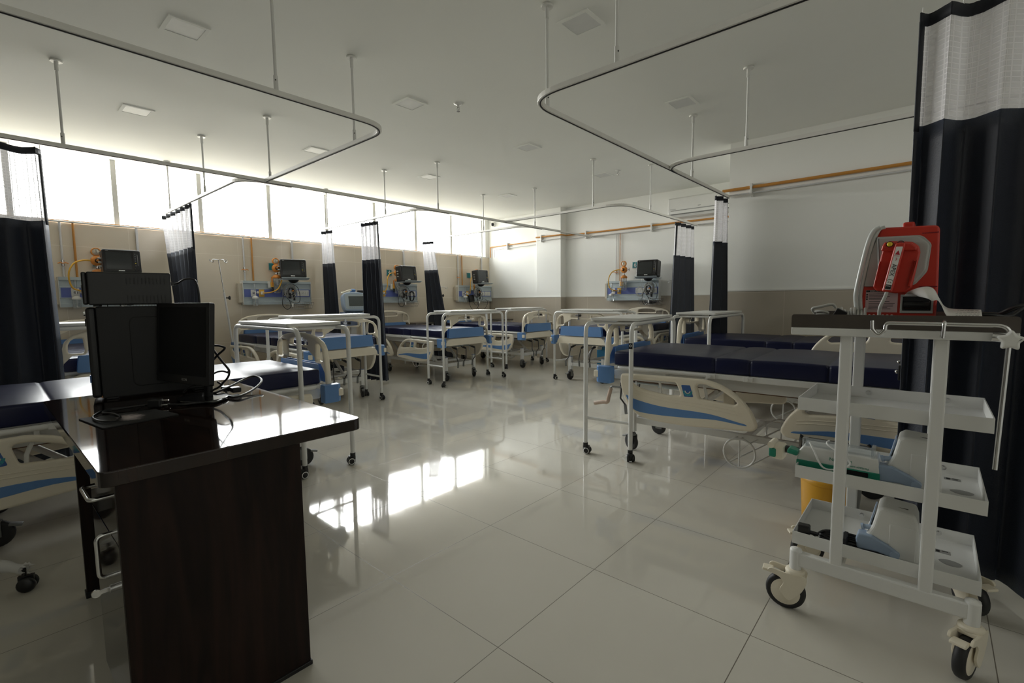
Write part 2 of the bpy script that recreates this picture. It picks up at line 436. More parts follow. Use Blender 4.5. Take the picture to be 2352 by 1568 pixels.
l.new(mv.outputs[0], bg.inputs[0]); bg.inputs[1].default_value = 25.
la = bpy.data.lights.new('daylight_portal', 'AREA'); la.shape = 'RECTANGLE'; la.size = 7.44 - WY0; la.size_y = WZ1 - WZ0; la.cycles.is_portal = True
lo = bpy.data.objects.new('daylight_portal', la); COL.objects.link(lo)
lo.matrix_world = frame((XL - .2, (WY0 + 7.44) / 2, (WZ0 + WZ1) / 2), (0, 1, 0), (0, 0, 1), (1, 0, 0)) @ Matrix.Rotation(PI, 4, 'Y')

S.view_settings.view_transform = 'Standard'; S.view_settings.look = 'None'; S.view_settings.gamma = 1
S.view_settings.use_curve_mapping = False
S.view_settings.exposure = 0.7
S.cycles.max_bounces = 14; S.cycles.diffuse_bounces = 8; S.cycles.transparent_max_bounces = 24
S.cycles.sample_clamp_indirect = 12

# ------------------------------------------------------------------ hospital bed (foot at x=0, head towards +x)
def sym(h): return h + [(-y, z) for y, z in h[::-1] if abs(y) > 1e-6]
def board(zt, dz):
    half = [(0, zt), (.14, zt - .005), (.27, zt - .024), (.35, zt - .055), (.392, zt - .10), (.41, zt - .17), (.42, .70 + dz), (.428, .60), (.43, .50), (.375, .50), (.368, .545), (.35, .575), (.31, .592), (0, .592)]
    o = [(p.x, p.y) for p in fillet([(y, z, 0) for y, z in sym(half)], .035, 3, True)]
    s = zt - .965
    hole = [(.275, .775 + s), (.376, .775 + s), (.372, .84 + s), (.355, .875 + s), (.322, .896 + s), (.285, .898 + s)]
    slot = [(-.155, .875 + s), (.155, .875 + s), (.15, .912 + s), (.07, .928 + s), (-.07, .928 + s), (-.15, .912 + s)]
    f = lambda h, r: [(p.x, p.y) for p in fillet([(y, z, 0) for y, z in h], r, 3, True)]
    return o, [f(hole, .022), f([(-y, z) for y, z in hole[::-1]], .022), f(slot, .016)]
def sub(parent, name, m, matn, bev=0., solid=0.): return m.build(name, matn, parent, bev, solid)

RAIL = [(.135, .53), (.14, .575), (.16, .583), (.22, .586), (.44, .592), (.64, .594), (.73, .593), (.83, .565), (.92, .508), (.985, .44), (1.02, .375), (1.03, .335), (1.01, .308), (.965, .30), (.80, .288), (.60, .275), (.42, .275), (.31, .288), (.235, .32), (.185, .378), (.15, .45)]
RCL = [(.20, .545), (.33, .553), (.535, .558), (.572, .472), (.475, .466), (.335, .48), (.25, .502)]
RCR = [(.665, .562), (.73, .562), (.828, .532), (.895, .49), (.918, .466), (.896, .452), (.79, .461), (.69, .467)]
RST = [(.182, .435), (.25, .412), (.44, .385), (.74, .38), (.92, .352), (.965, .345), (.96, .335), (.79, .346), (.60, .332), (.395, .323), (.26, .331), (.218, .374)]
def side_rail(bed, y, s, flip, up=0.):
    """s=+1/-1 the side it faces, flip = the head-end rail (mirrored)"""
    fx = (lambda p: (2.185 - p[0] * 1.0, p[1] + up)) if flip else (lambda p: (p[0], p[1] + up))
    cv = lambda pts, n=4, r=.015: [fx(p) for p in pts]
    rev = (lambda q: q[::-1]) if flip else (lambda q: q)
    sm = lambda pts: [(p.x, p.y) for p in cr([(a, b, 0) for a, b in pts], 4, True)]
    fl = lambda pts, r: [(p.x, p.y) for p in fillet([(a, b, 0) for a, b in pts], r, 3, True)]
    M = frame((0, y, 0), (1, 0, 0), (0, 0, 1), (0, -1, 0))
    me = panel(sm(rev(cv(RAIL))), [fl(rev(cv(RCL)), .02), fl(rev(cv(RCR)), .02)], .04, .014, 3)
    r_ = one(me, M).build('side_rail', 'cream', bed)
    st = panel(sm(rev(cv(RST))), (), .004, .001)
    one(st, M @ T(0, 0, .0195 if s < 0 else -.0195)).build('stripe', 'bed_blue', r_)
    pl = panel(fl(rev(cv([(.572, .547), (.630, .55), (.653, .475), (.594, .472)])), .006), (), .004, .001)
    MP = M @ T(0, 0, .0195 if s < 0 else -.0195)
    ap = one(pl, MP).build('angle_plate', 'plate_blue', r_)
    m = MB(); c = fx((.616, .512))
    for k in range(7):
        a = PI + PI * (k + .5) / 7
        q = [(c[0] + math.cos(a + d) * rr * (1 if not flip else 1), c[1] + math.sin(a + d) * rr * 1.1) for d, rr in ((-.16, .019), (.16, .019), (.19, .032), (-.19, .032))]
        z = .0222 if s < 0 else -.0222
        m.add([M @ V((a_, b_, z)) for a_, b_ in q], [(0, 1, 2, 3)])
    m.build('angle_scale', 'plate_teal', ap)
    m = MB()
    arc = [(c[0] + math.cos(PI + PI * k / 8) * .016, c[1] + math.sin(PI + PI * k / 8) * .016, .0225 if s < 0 else -.0225) for k in range(9)]
    m.tube(arc, .0028, 6, M=M); m.build('angle_arc', 'cream', ap)
    # grooves moulded along the rail
    m = MB()
    for dz_ in (.0, .02):
        g = cr([(*fx((x, z - dz_)), .0195 if s < 0 else -.0195) for x, z in ((.25, .475), (.44, .446), (.66, .436), (.86, .424), (.95, .41))], 5)
        m.tube(g, .0028, 5, M=M)
    m.build('moulding', 'cream', r_)
    return r_
def caster(bed, x, y, ang, brake=True):
    m = MB(); m.cyl((0, 0, .125), (0, 0, .165), .016); m.cyl((0, 0, .115), (0, 0, .135), .026)
    for s in (-1, 1): m.bx(-.03, .028, s * .021 - .003, s * .021 + .003, .05, .122)
    m.bx(-.03, .028, -.021, .021, .116, .126)
    if brake: m.bx(-.075, -.028, -.018, .018, .104, .116, M=Matrix.Rotation(R(-14), 4, 'Y'))
    M = T(x, y, 0) @ RZ(ang)
    k = MB().add(m.v, m.f, False, M); k.sm = m.sm
    o = k.build('caster', 'grey_metal', bed, .002)
    w = MB(); w.lathe([(.045, -.014), (.0585, -.014), (.0625, -.008), (.0625, .008), (.0585, .014), (.045, .014)], (0, 0, 0), 24, M=M @ T(-.012, 0, .0625) @ Matrix.Rotation(PI / 2, 4, 'X'))
    w.build('tyre', 'rubber', o)
    w = MB(); w.lathe([(.0, -.0155), (.014, -.0155), (.018, -.011), (.045, -.0125), (.046, .0125), (.018, .011), (.014, .0155), (0, .0155)], (0, 0, 0), 20, M=M @ T(-.012, 0, .0625) @ Matrix.Rotation(PI / 2, 4, 'X'))
    w.build('wheel_disc', 'grey_wheel', o)
    return o
def make_bed():
    bed = thing('hospital_bed', 'x', 'bed')
    # mattress, four cushions stitched together
    secs = []
    x0, x1 = .045, 1.925
    seams = [.755, .965, 1.37]
    for x, i in [(x0, .018), (x0 + .006, .005), (x0 + .018, 0)] + [p for sx in seams for p in ((sx - .018, 0), (sx - .006, .0035), (sx, .014), (sx + .006, .0035), (sx + .018, 0))] + [(x1 - .018, 0), (x1 - .006, .005), (x1, .018)]:
        secs.append((x, i))
    full = []
    for (xa, ia), (xb, ib) in zip(secs, secs[1:]):
        full.append((xa, ia)); L = xb - xa
        if L > .1: full += [(xa + L * t, -.004 * math.sin(PI * t)) for t in (.2, .4, .6, .8)]
    full.append(secs[-1])
    m = MB(); vs = []; k = None
    for x, i in full:
        rr = rrect(-.42 + i, .42 - i, .63, .731 - (i if i < .01 or x < .1 or x > 1.9 else i * .35), .018, 3)
        k = len(rr); vs += [(x, y, z) for y, z in rr]
    fs = [(a * k + j, a * k + (j + 1) % k, (a + 1) * k + (j + 1) % k, (a + 1) * k + j) for a in range(len(full) - 1) for j in range(k)]
    m.add(vs, fs, True); m.add(vs[:k], [tuple(range(k))], False); m.add(vs[-k:], [tuple(range(k))[::-1]], False)
    m.build('mattress', 'navy_vinyl', bed)
    # lying surface: tube at the foot, flat bars, hinges
    m = MB()
    for s in (-1, 1):
        m.tube(fillet([(.755, s * .425, .615), (.075, s * .425, .612), (.06, s * .3, .612)], .06, 6), .0145, 10)
        m.bx(.755, .965, s * .425 - .010, s * .425 + .010, .598, .63); m.bx(.975, 1.37, s * .425 - .010, s * .425 + .010, .594, .63)
        m.tube([(1.37, s * .425, .612), (1.93, s * .425, .612)], .0145, 10)
        for hx in (.75, .97, 1.37):
            m.bx(hx - .035, hx + .02, s * .44 - .004, s * .44 + .004, .597, .628); m.cyl((hx - .015, s * .437, .612), (hx - .015, s * .452, .612), .010)
    for x in (.06, .75, .97, 1.38, 1.92): m.bx(x - .012, x + .012, -.42, .42, .603, .625)
    m.bx(.07, 1.91, -.40, .40, .622, .63)
    m.build('lying_surface', 'white_metal', bed, .003)
    m = MB()
    for s in (-1, 1): m.bx(.03, 1.96, s * .35 - .014, s * .35 + .014, .52, .588)
    m.bx(.0, .035, -.364, .364, .545, .585); m.bx(1.945, 1.98, -.364, .364, .535, .588)
    for x in (.55, 1.25): m.bx(x, x + .03, -.34, .34, .525, .56)
    for s in (-1, 1):
        for x in (.42, .70, 1.42, 1.80): m.bx(x, x + .02, min(s * .36, s * .425), max(s * .36, s * .425), .54, .62)
    bf = m.build('bed_frame', 'white_metal', bed, .003)
    m = MB(); m.bx(-.003, .0, -.018, .018, .547, .583); em = m.build('emblem', 'emblem_black', bf)
    m = MB(); m.lathe([(.0065, 0), (.0115, 0), (.0115, .0015), (.0065, .0015)], n=16, M=YZ(-.0042) @ T(0, .566, 0), caps=False); m.build('emblem_ring', 'print_white', em)
    m = MB()
    for y in (-.2, .2): m.bx(-.0022, .0, y - .05, y + .05, .559, .563); m.bx(-.0022, 0, y - .03, y + .04, .567, .570)
    m.build('maker_print', 'slate_blue', bf)
    # boards
    for nm, zt, x, dzz in (('foot_board', .962, -.012, 0), ('head_board', .985, 1.985, .02)):
        o, hs = board(zt, dzz)
        if nm == 'head_board': hs = [[(y * 1.0, z) for y, z in h] for h in hs]
        fb = one(panel(o, hs, .042, .015, 3), YZ(x)).build(nm, 'cream', bed)
        s = zt - .962
        q = [(-.335, .622), (.335, .622), (.318, .752 + s), (-.318, .752 + s)]
        for dx in (-.0215, .0215):
            one(panel([(p.x, p.y) for p in fillet([(a, b, 0) for a, b in q], .012, 3, True)], (), .004, .001), YZ(x + dx)).build('inlay', 'bed_blue', fb)
    for x, e in ((-.012, -1), (1.985, 1)):
        for s in (-1, 1):
            m = MB(); prof = [(-.062, -.035), (.062, -.035), (.062, .035), (-.040, .035), (-.046, .022), (-.062, .016)]
            prof = [(x - e * a * -1 if False else x + (-e) * (-a) * 1, s * (.445) + s * b) for a, b in prof]
            prof = [(x + e * -1 * a * -1, y) for (a, _), (_x, y) in zip([(.062, 0), (-.062, 0), (-.062, 0), (.040, 0), (.046, 0), (.062, 0)], prof)]
            k = len(prof)
            vs = [(a, b, .498) for a, b in prof] + [(a, b, .622) for a, b in prof]
            m.add(vs, [tuple(range(k))[::-1], tuple(range(k, 2 * k))] + [(i, (i + 1) % k, k + (i + 1) % k, k + i) for i in range(k)])
            bp = m.build('corner_bumper', 'bed_blue', bed, .007, seg=3)
            m = MB(); xc = x + e * .055; m.bx(xc - .021, xc + .021, s * .462 - .017, s * .462 + .017, .537, .588); m.build('buffer_roller', 'cream', bp, .008, seg=3)
    fbd = [c for c in bed.children if c.name.startswith('foot_board')][0]
    m = MB(); m.bx(-.042, .015, .01, .034, .961, .966); m.bx(-.042, -.037, .01, .034, .845, .966); m.bx(-.075, -.037, .01, .034, .843, .848); m.bx(-.060, -.037, -.03, .06, .895, .915); hb = m.build('hanging_bracket', 'chrome', fbd, .001)
    m = MB(); m.bx(-.075, -.04, -.022, .008, .888, .918); m.build('bracket_grip', 'black_plastic', hb, .003)
    # undercarriage
    m = MB()
    for s in (-1, 1): m.bx(.10, 1.66, s * .235 - .015, s * .235 + .015, .205, .25)
    for x in (.105, 1.58): m.bx(x, x + .045, -.27, .27, .20, .25)
    m.bx(.9, .94, -.235, .235, .21, .245)
    m.build('base_frame', 'white_metal', bed, .003)
    for x in (.13, 1.60):
        for s in (-1, 1):
            m = MB(); m.bx(x - .022, x + .022, s * .265 - .022, s * .265 + .022, .145, .33)
            p = m.build('corner_post', 'white_metal', bed, .002)
            m = MB(); m.bx(x - .023, x + .023, s * .265 - .023, s * .265 + .023, .33, .338); m.build('post_cap', 'slate_blue', p, .002)
            caster(bed, x, s * .265, random.uniform(-.6, .6) + (.3 if s > 0 else -.2))
    for x0_, x1_ in ((.42, .74), (1.30, 1.62)):
        m = MB()
        for s in (-1, 1):
            m.tube([(x0_, s * .20, .245), (x1_, s * .20, .525)], .018, 8)
        m.cyl((x0_, -.22, .245), (x0_, .22, .245), .016); m.cyl((x1_, -.30, .52), (x1_, .30, .52), .016)
        m.build('lift_arm', 'white_metal', bed)
    for y, a, b in ((-.2, .13, .55), (0., .13, .95), (.2, .13, .6)):
        m = MB(); m.cyl((a, y, .475), (b - .25, y, .475), .009); m.cyl((b - .25, y, .475), (b, y, .475), .022, n=16)
        m.build('screw_drive', 'pale_blue', bed)
    for x, s in ((.50, -1), (.78, -1), (.50, 1), (.78, 1)):
        m = MB(); m.bx(x, x + .07, s * .27 - .02, s * .27 + .02, .405, .50); m.build('rail_latch', 'cream', bed, .008)
    m = MB(); m.bx(.15, 1.80, -.31, .31, .505, .513); m.build('bottom_board', 'brown_board', bed)
    # cranks
    for y, out in ((-.17, False), (.0, False), (.17, True)):
        m = MB(); m.cyl((.10, y, .475), (.005, y, .462), .008)
        m.cyl((.06, y, .47), (.0, y, .46), .014)
        sw = .3 if out else 1.0
        p0 = V((-.01, y, .455)); p1 = p0 + V((-.02, .02, -.13)); p2 = p1 + V((.03 if not out else -.05, .02, -.05)); p3 = p2 + V((.01, .0, -.075))
        m.tube(fillet([V((.01, y, .462)), p0, p1, p2], .012, 4), .0065, 8)
        ck = m.build('crank', 'dark_metal', bed)
        m = MB(); m.tube([p2, p2 * .4 + p3 * .6, p3], .0125, 10); m.build('crank_grip', 'grey_metal', ck)
    # rails
    for s in (-1, 1):
        for fl in (False, True):
            side_rail(bed, s * .472, s, fl)
            xx = (.40, .70) if not fl else (1.45, 1.75)
            for x in xx:
                m = MB(); m.tube(fillet([(x, s * .43, .545), (x + .02, s * .448, .50), (x + .03, s * .448, .36)], .02, 4), .009, 8)
                m.build('rail_bracket', 'white_metal', bed)
    # hoops that hold a gas cylinder
    m = MB(); a = R(32); 
    c1, c2 = V((.90, -.33, .145)), V((1.06, .12, .20))
    for c in (c1, c2):
        m.tube([c + V((math.cos(t) * .095, 0, math.sin(t) * .095)) for t in [2 * PI * i / 28 for i in range(28)]], .0065, 8, True)
        m.cyl(c + V((0, 0, .095)), c + V((0, 0, -.095)), .005, n=8)
    for dx, dz_ in ((-.06, .073), (.06, .073), (-.06, -.073), (.06, -.073)): m.cyl(c1 + V((dx, 0, dz_)), c2 + V((dx, 0, dz_)), .005, n=8)
    m.cyl(c1 + V((0, 0, .09)), c1 + V((0, .09, .08)), .006, n=8)
    m.build('cylinder_holder', 'white_metal', bed)
    return bed
proto = make_bed()
proto_children = list(proto.children)

BEDS = [
 ('A', -1.80, 3.52, .033, 2.0, 'bed at the right, its long side facing the open floor'),
 ('B', -1.86, 4.98, .03, 3.0, 'bed against the right wall behind the nearer bed'),
 ('L', -3.53, 1.60, -.04, -91.0, 'bed behind the dark desk, seen past the computer tower'),
 ('2', -4.93, .84, 0., 180.0, 'bed mostly hidden behind the computer tower, below sign 2'),
 ('3', -4.97, 2.79, 0., 181.5, 'bed between the tilted drip pole and the ventilator'),
 ('4', -5.02, 4.68, 0., 178.0, 'bed under the windows between the two gathered curtain bundles'),
 ('5', -5.02, 6.36, -.01, 180.0, 'bed in the far corner under the windows'),
 ('6', -3.58, 5.50, .02, 89.8, 'bed with its head at the back wall below sign 6'),
]
def raise_bed(b, dz):
    """hi-lo bed: everything above the undercarriage goes up or down"""
    low = ('base_frame', 'corner_post', 'caster', 'cylinder_holder')
    for ch in b.children:
        if not ch.name.startswith(low) and 'lift_arm' not in ch.name: ch.location.z += dz
bed_of = {}
for i, (k, x, y, dz, a, lab) in enumerate(BEDS):
    b = proto if i == len(BEDS) - 1 else copy_tree(proto)
    b['label'] = 'cream and blue hospital ' + lab
    b['group'] = 'hospital beds'; b['category'] = 'bed'
    b.location = (x, y, 0); b.rotation_euler = (0, 0, R(a)); bed_of[k] = b
for k, x, y, dz, a, lab in BEDS: raise_bed(bed_of[k], dz)
# far head-end rail of the nearest right bed is folded up
rails = [c for c in bed_of['A'].children if c.name.startswith('side_rail')]
far = [c for c in rails if c.data.vertices and sum(v.co.y for v in c.data.vertices) > 0 and sum(v.co.x for v in c.data.vertices) / len(c.data.vertices) > 1.1]
for c in far: c.location.z += .335
brk = [c for c in bed_of['A'].children if c.name.startswith('rail_bracket') and sum(v.co.y for v in c.data.vertices) > 0 and c.data.vertices[0].co.x > 1.1]
for c in brk: c.location.z += .12

# crank of the nearest right bed hangs out, wrapped in tan film
ca = [c for c in bed_of['A'].children if c.name.startswith('crank')]
if ca:
    m = MB(); m.tube(fillet([(.02, -.19, .455), (-.09, -.19, .455), (-.12, -.19, .33), (-.24, -.19, .30)], .02, 5), .0075, 8); ck = m.build('crank', 'grey_metal', bed_of['A'])
    m = MB(); m.tube(cr([(-.095, -.19, .44), (-.115, -.19, .36), (-.125, -.19, .325), (-.17, -.19, .318), (-.24, -.19, .30)], 4), .016, 9); m.build('wrapped_grip', 'tan_wrap', ck)

# ------------------------------------------------------------------ overbed tables (span the bed along local y)
def make_table():
    t = thing('overbed_table', 'x', 'table')
    zt = .985
    o = rrect(-.19, .19, -.43, .43, .012, 3)
    one(panel(o, (), .02, .003, 2), T(0, 0, zt + .012)).build('tabletop', 'white_plastic', t)
    for sx in (-1, 1):
        m = MB(); x = sx * .172
        m.tube(fillet([(x, -.55, .075), (x, -.55, zt - .016), (x, .55, zt - .016), (x, .55, .075)], .075, 8), .0155, 12)
        m.build('tube_frame', 'white_metal', t)
    for sy in (-1, 1):
        m = MB(); m.cyl((-.165, sy * .55, .27), (.165, sy * .55, .27), .0105, n=10); m.build('cross_bar', 'white_metal', t)
        m = MB(); m.cyl((-.165, sy * .40, zt - .016), (.165, sy * .40, zt - .016), .0095, n=10); m.build('cross_bar', 'white_metal', t)
    for sx in (-1, 1):
        for sy in (-1, 1):
            a = random.uniform(-1.2, 1.2)
            M = T(sx * .172, sy * .55, 0) @ RZ(a)
            m = MB(); m.cyl((0, 0, .045), (0, 0, .082), .0185, n=14, M=M); m.lathe([(0, -.006), (.026, -.006), (.026, .006), (0, .006)], n=16, M=M @ T(.012, 0, .03) @ Matrix.Rotation(PI / 2, 4, 'X'))
            m.bx(-.016, .03, -.014, .014, .032, .062, M=M)
            c = m.build('twin_caster', 'black_plastic', t, .003)
            for s in (-1, 1):
                W = M @ T(.014, s * .017, .0265) @ Matrix.Rotation(PI / 2, 4, 'X')
                m = MB(); m.lathe([(0, -.010), (.020, -.010), (.0265, -.006), (.0265, .006), (.020, .010), (0, .010)], n=20, M=W); w = m.build('wheel', 'rubber', c)
                m = MB(); m.lathe([(.0175, s * -.0105), (.0225, s * -.0105), (.0225, s * -.0115), (.0175, s * -.0115)], n=20, M=W, caps=False); m.build('wheel_ring', 'print_white', w)
    return t
TABLES = [
 ('R', -1.80, 3.535, 8., 'white overbed table on casters across the foot of the nearest right bed'),
 ('B', -1.70, 5.00, 1., 'white overbed table across the bed by the right wall, tallest curtain behind it'),
 ('L', -3.58, 1.545, -90., 'white overbed table beside the dark desk, over the foot of the desk-side bed'),
 ('2', -5.02, .82, 0., 'white overbed table peeking out left of the black computer tower'),
 ('3', -4.97, 2.56, -2., 'white overbed table in front of the ventilator and its curtain'),
 ('4', -4.95, 4.64, -3., 'white overbed table across the foot of the middle window bed'),
 ('5', -5.44, 6.38, 0., 'white overbed table over the far corner bed, next to the back wall'),
 ('6', -3.46, 5.62, 87., 'white overbed table across the foot of the bed below sign 6'),
]
tp = make_table()
for i, (k, x, y, a, lab) in enumerate(TABLES):
    t = tp if i == len(TABLES) - 1 else copy_tree(tp)
    t['label'] = lab; t['group'] = 'overbed tables'; t['category'] = 'table'
    t.location = (x, y, 0); t.rotation_euler = (0, 0, R(a))
    if k == 'R':
        m = MB(); m.bx(.172 - .013, .172 + .013, -.5665, -.5625, .80, .84); st = m.build('emblem', 'emblem_black', t)
        m = MB(); m.lathe([(.005, 0), (.009, 0), (.009, .001), (.005, .001)], n=14, M=XZ(-.567) @ T(.172, .822, 0), caps=False); m.build('emblem_ring', 'print_white', st)

# ------------------------------------------------------------------ curtain tracks hung from the ceiling
TZ0, TZ1 = 2.25, 2.28
def track(label, pts, r, rods):
    P = fillet([(x, y, 0) for x, y in pts], r, 10)
    m0 = P[len(P) // 2]
    t = thing('curtain_track', label, 'curtain track', (m0.x, m0.y, TZ0))
    org = (m0.x, m0.y, TZ0)
    MB().sweep(P, .030, TZ0 + .003, TZ1).build('rail', 'aluminium_white', t, .002, org=org)
    MB().sweep(P, .008, TZ0, TZ0 + .0032).build('glide_slot', 'black_matte', t, org=org)
    for x, y in rods:
        m = MB(); m.cyl((x, y, TZ1 - .002), (x, y, H - .012), .0085, n=10)
        m.cyl((x, y, TZ1 - .002), (x, y, TZ1 + .075), .0125, n=12); m.cyl((x, y, H - .075), (x, y, H - .010), .0125, n=12)
        hr = m.build('hanger_rod', 'white_metal', t, org=org)
        m = MB(); m.lathe([(.034, 0), (.036, .004), (.036, .012), (.030, .014)], (x, y, H - .014), 18); m.build('ceiling_flange', 'white_plastic', hr, org=org)
        m = MB(); m.ball((x + .0115, y - .006, TZ1 + .05), .004, 8); m.build('set_screw', 'dark_metal', hr, org=org)
    return t
mat('aluminium_white', (.80, .79, .75), .38)
track('long white curtain track along the window side, ending near the back wall', [(-4.68, -2.7), (-4.68, 7.53)], 0, [(-4.68, .52), (-4.68, 1.93), (-4.68, 3.94), (-4.68, 5.87)])
track('white curtain track with a rounded corner above the computer desk', [(-2.70, -2.7), (-2.70, 1.885), (-4.66, 1.885)], .20, [(-2.70, 1.17), (-3.13, 1.885)])
for yy, lab, rods in ((1.69, 'short white branch track above the curtain beside the tilted drip pole', [(-5.70, 1.69), (-7.0, 1.69)]), (3.70, 'short white branch track above the two curtains flanking the ventilator', [(-5.46, 3.70), (-7.0, 3.70)]), (5.64, 'short white branch track above the far corner bay curtain', [(-5.57, 5.64)])):
    track(lab, [(XL + .03, yy), (-4.712, yy), (-4.712, yy + .45)], .26, rods)
track('white curtain track turning from the window side towards the back wall', [(-4.66, 5.17), (-2.79, 5.17), (-2.79, 7.53)], .28, [(-3.20, 5.17), (-2.79, 5.89)])
track('white curtain track with a rounded corner at the upper right of the room', [(1.72, 2.145), (-1.765, 2.145), (-1.765, 4.215)], .22, [(-1.765, 2.34), (-1.20, 2.145)])
track('white curtain track with a rounded corner next to the right wall', [(1.72, 3.95), (-1.765, 3.95), (-1.765, 5.70)], .26, [(-1.765, 4.60), (-1.11, 3.95)])

# ------------------------------------------------------------------ cubicle curtains
def curtain(label, top, bot, zm, zb, folds, amp, trims=(0., 1.), seed=0, zt=2.205, flare=1.25, track_pts=None):
    rnd = random.Random(seed)
    top = cr([(x, y, 0) for x, y in top], 12); bot = cr([(x, y, 0) for x, y in bot], 12)
    ph = [rnd.uniform(-.35, .35) for _ in range(folds + 2)]; am = [rnd.uniform(.6, 1.25) for _ in range(folds + 2)]
    def lerp(P, s):
        k = s * (len(P) - 1); i = min(int(k), len(P) - 2); return P[i].lerp(P[i + 1], k - i)
    def pt(s, z, off=0.):
        w = max(0., (zt - z) / (zt - zb))
        a, b = lerp(top, s), lerp(bot, s); p = a.lerp(b, w ** 1.1)
        e = .01; d = lerp(top, min(1, s + e)).lerp(lerp(bot, min(1, s + e)), w) - lerp(top, max(0, s - e)).lerp(lerp(bot, max(0, s - e)), w)
        nrm = V((-d.y, d.x, 0)); nrm = nrm.normalized() if nrm.length > 1e-9 else V((1, 0, 0)); tn = V((nrm.y, -nrm.x, 0))
        k = s * folds; i = int(k); q = am[i] * (1 - (k - i)) + am[i + 1] * (k - i)
        A = amp * q * (.75 + (flare - .75) * w)
        th = 2 * PI * k + ph[i] * (1 - (k - i)) + ph[i + 1] * (k - i) + .5 * w * math.sin(3 * s + seed)
        o = math.tanh(1.7 * math.sin(th)) + .16 * math.sin(2 * th + 1.3 + 1.5 * w)
        p = p + nrm * (A * o + off) + tn * (A * .35 * math.sin(2 * th))
        return V((p.x, p.y, z))
    c0 = lerp(bot, .5); org = (c0.x, c0.y, 0)
    root = thing('cubicle_curtain', label, 'curtain', org)
    ns = folds * 14; L = folds * amp * 4.6 + .3
    def sheet(name, z0, z1, nz, matn, solid, off=0., s0=0., s1=1., par=root):
        m = MB(); k = max(2, int(ns * (s1 - s0)) + 1) + 1
        for j in range(nz + 1):
            z = z1 + (z0 - z1) * j / nz
            for i in range(k):
                s = s0 + (s1 - s0) * i / (k - 1)
                m.uv[len(m.v)] = (s * L, z); m.v.append(pt(s, z, off))
        m.f = [(j * k + i, j * k + i + 1, (j + 1) * k + i + 1, (j + 1) * k + i) for j in range(nz) for i in range(k - 1)]
        m.sm = [True] * len(m.f); m.mi = [0] * len(m.f)
        return m.build(name, matn, par, 0, solid, org=org)
    net = sheet('net_panel', zm, zt, 10, 'netting', 0)
    sheet('fabric_panel', zb, zm + .012, 26, 'navy_cloth', .003)
    sheet('header_tape', zt - .028, zt + .018, 2, 'navy_tape', .004)
    for s in trims:
        w = .012 if s in (0., 1.) else .009
        sheet('edge_trim', zm - .01, zt - .015, 10, 'navy_tape', .005, .0, max(0, s - w), min(1, s + w), net)
    for i in range(folds + 1):
        s = min(.995, max(.005, i / folds)); p = pt(s, zt + .012); q = lerp(top, s)
        m = MB(); m.tube([p, p.lerp(V((q.x, q.y, zt + .03)), .6), V((q.x, q.y, TZ0))], .0016, 5); m.build('curtain_hook', 'white_plastic', root, org=org)
    return root
curtain('tall navy curtain with white net top at the left edge beside the computer tower', [(-4.70, -.35), (-4.70, .40)], [(-4.70, -.45), (-4.66, .42)], 1.715, .05, 4, .05, (0., 1.), 3)
curtain('navy curtain with net top fanning open left of the tilted drip pole', [(-7.25, 1.67), (-6.06, 1.66)], [(-6.72, 1.73), (-6.04, 1.65)], 1.745, .05, 7, .035, (.62, 1.), 5)
curtain('narrow navy curtain with net top just left of the ventilator', [(-7.15, 3.66), (-6.85, 3.70)], [(-7.15, 3.68), (-6.72, 3.72)], 1.715, .05, 3, .04, (0., .72), 6)
curtain('narrow navy curtain with net top just right of the ventilator', [(-6.02, 3.68), (-5.66, 3.72)], [(-6.02, 3.68), (-5.64, 3.78)], 1.705, .04, 5, .045, (1.,), 8)
curtain('leaning navy curtain with net top next to the far corner bay', [(-7.12, 5.60), (-6.86, 5.66)], [(-6.98, 5.60), (-6.42, 5.72)], 1.690, .05, 4, .035, (.8,), 9)
curtain('navy curtain with net top and two dark seams below the air conditioner', [(-2.79, 6.72), (-2.79, 7.34)], [(-2.84, 6.66), (-2.77, 7.38)], 1.745, .05, 4, .050, (.12, .60), 11)
curtain('navy curtain with net top where the track meets the right wall', [(-1.765, 5.30), (-1.765, 5.56)], [(-1.79, 5.26), (-1.74, 5.60)], 1.735, .05, 2, .06, (.20,), 12)
curtain('large navy curtain with net top filling the right edge behind the trolley', [(-.085, 2.50), (.2, 2.52), (.62, 2.44), (1.1, 2.46)], [(-.080, 2.50), (.2, 2.53), (.62, 2.46), (1.1, 2.48)], 1.80, .04, 6, .042, (0.,), 14, zt=2.212)

# ------------------------------------------------------------------ ceiling fittings
mat('diffuser', (.70, .71, .70), .5)
LIGHTS = [(-3.58, 1.01, 'nearest ceiling light panel, upper left of the picture'), (-5.38, 1.10, 'ceiling light panel between the left track and the window side'), (-5.32, 2.71, 'ceiling light panel behind the rounded left track corner'), (-5.31, 4.32, 'ceiling light panel right of the rod above the ventilator curtains'),
          (-3.49, 2.65, 'ceiling light panel left of the nearer sprinkler'), (-3.50, 4.27, 'ceiling light panel in the open ceiling, middle of the room'), (-5.32, 5.96, 'farthest ceiling light panel near the back corner'), (-1.72, 2.63, 'ceiling light panel above the rounded right track, upper right of the picture'),
          (-1.73, 4.25, 'ceiling light panel inside the right track loop'), (-3.505, 5.91, 'ceiling light panel beside the farther sprinkler')]
for x, y, lab in LIGHTS:
    t = thing('ceiling_light', 'square white unlit ' + lab, 'light', (x, y, H), 0, 'square ceiling light panels')
    me = panel(rrect(-.113, .113, -.113, .113, .004, 2), [rrect(-.088, .088, -.088, .088, .003, 2)[::-1]], .006, .001)
    one(me, T(0, 0, -.003)).build('frame', 'ceiling_paint', t)
    m = MB(); m.bx(-.0875, .0875, -.0875, .0875, -.0045, -.001); m.build('diffuser', 'diffuser', t)
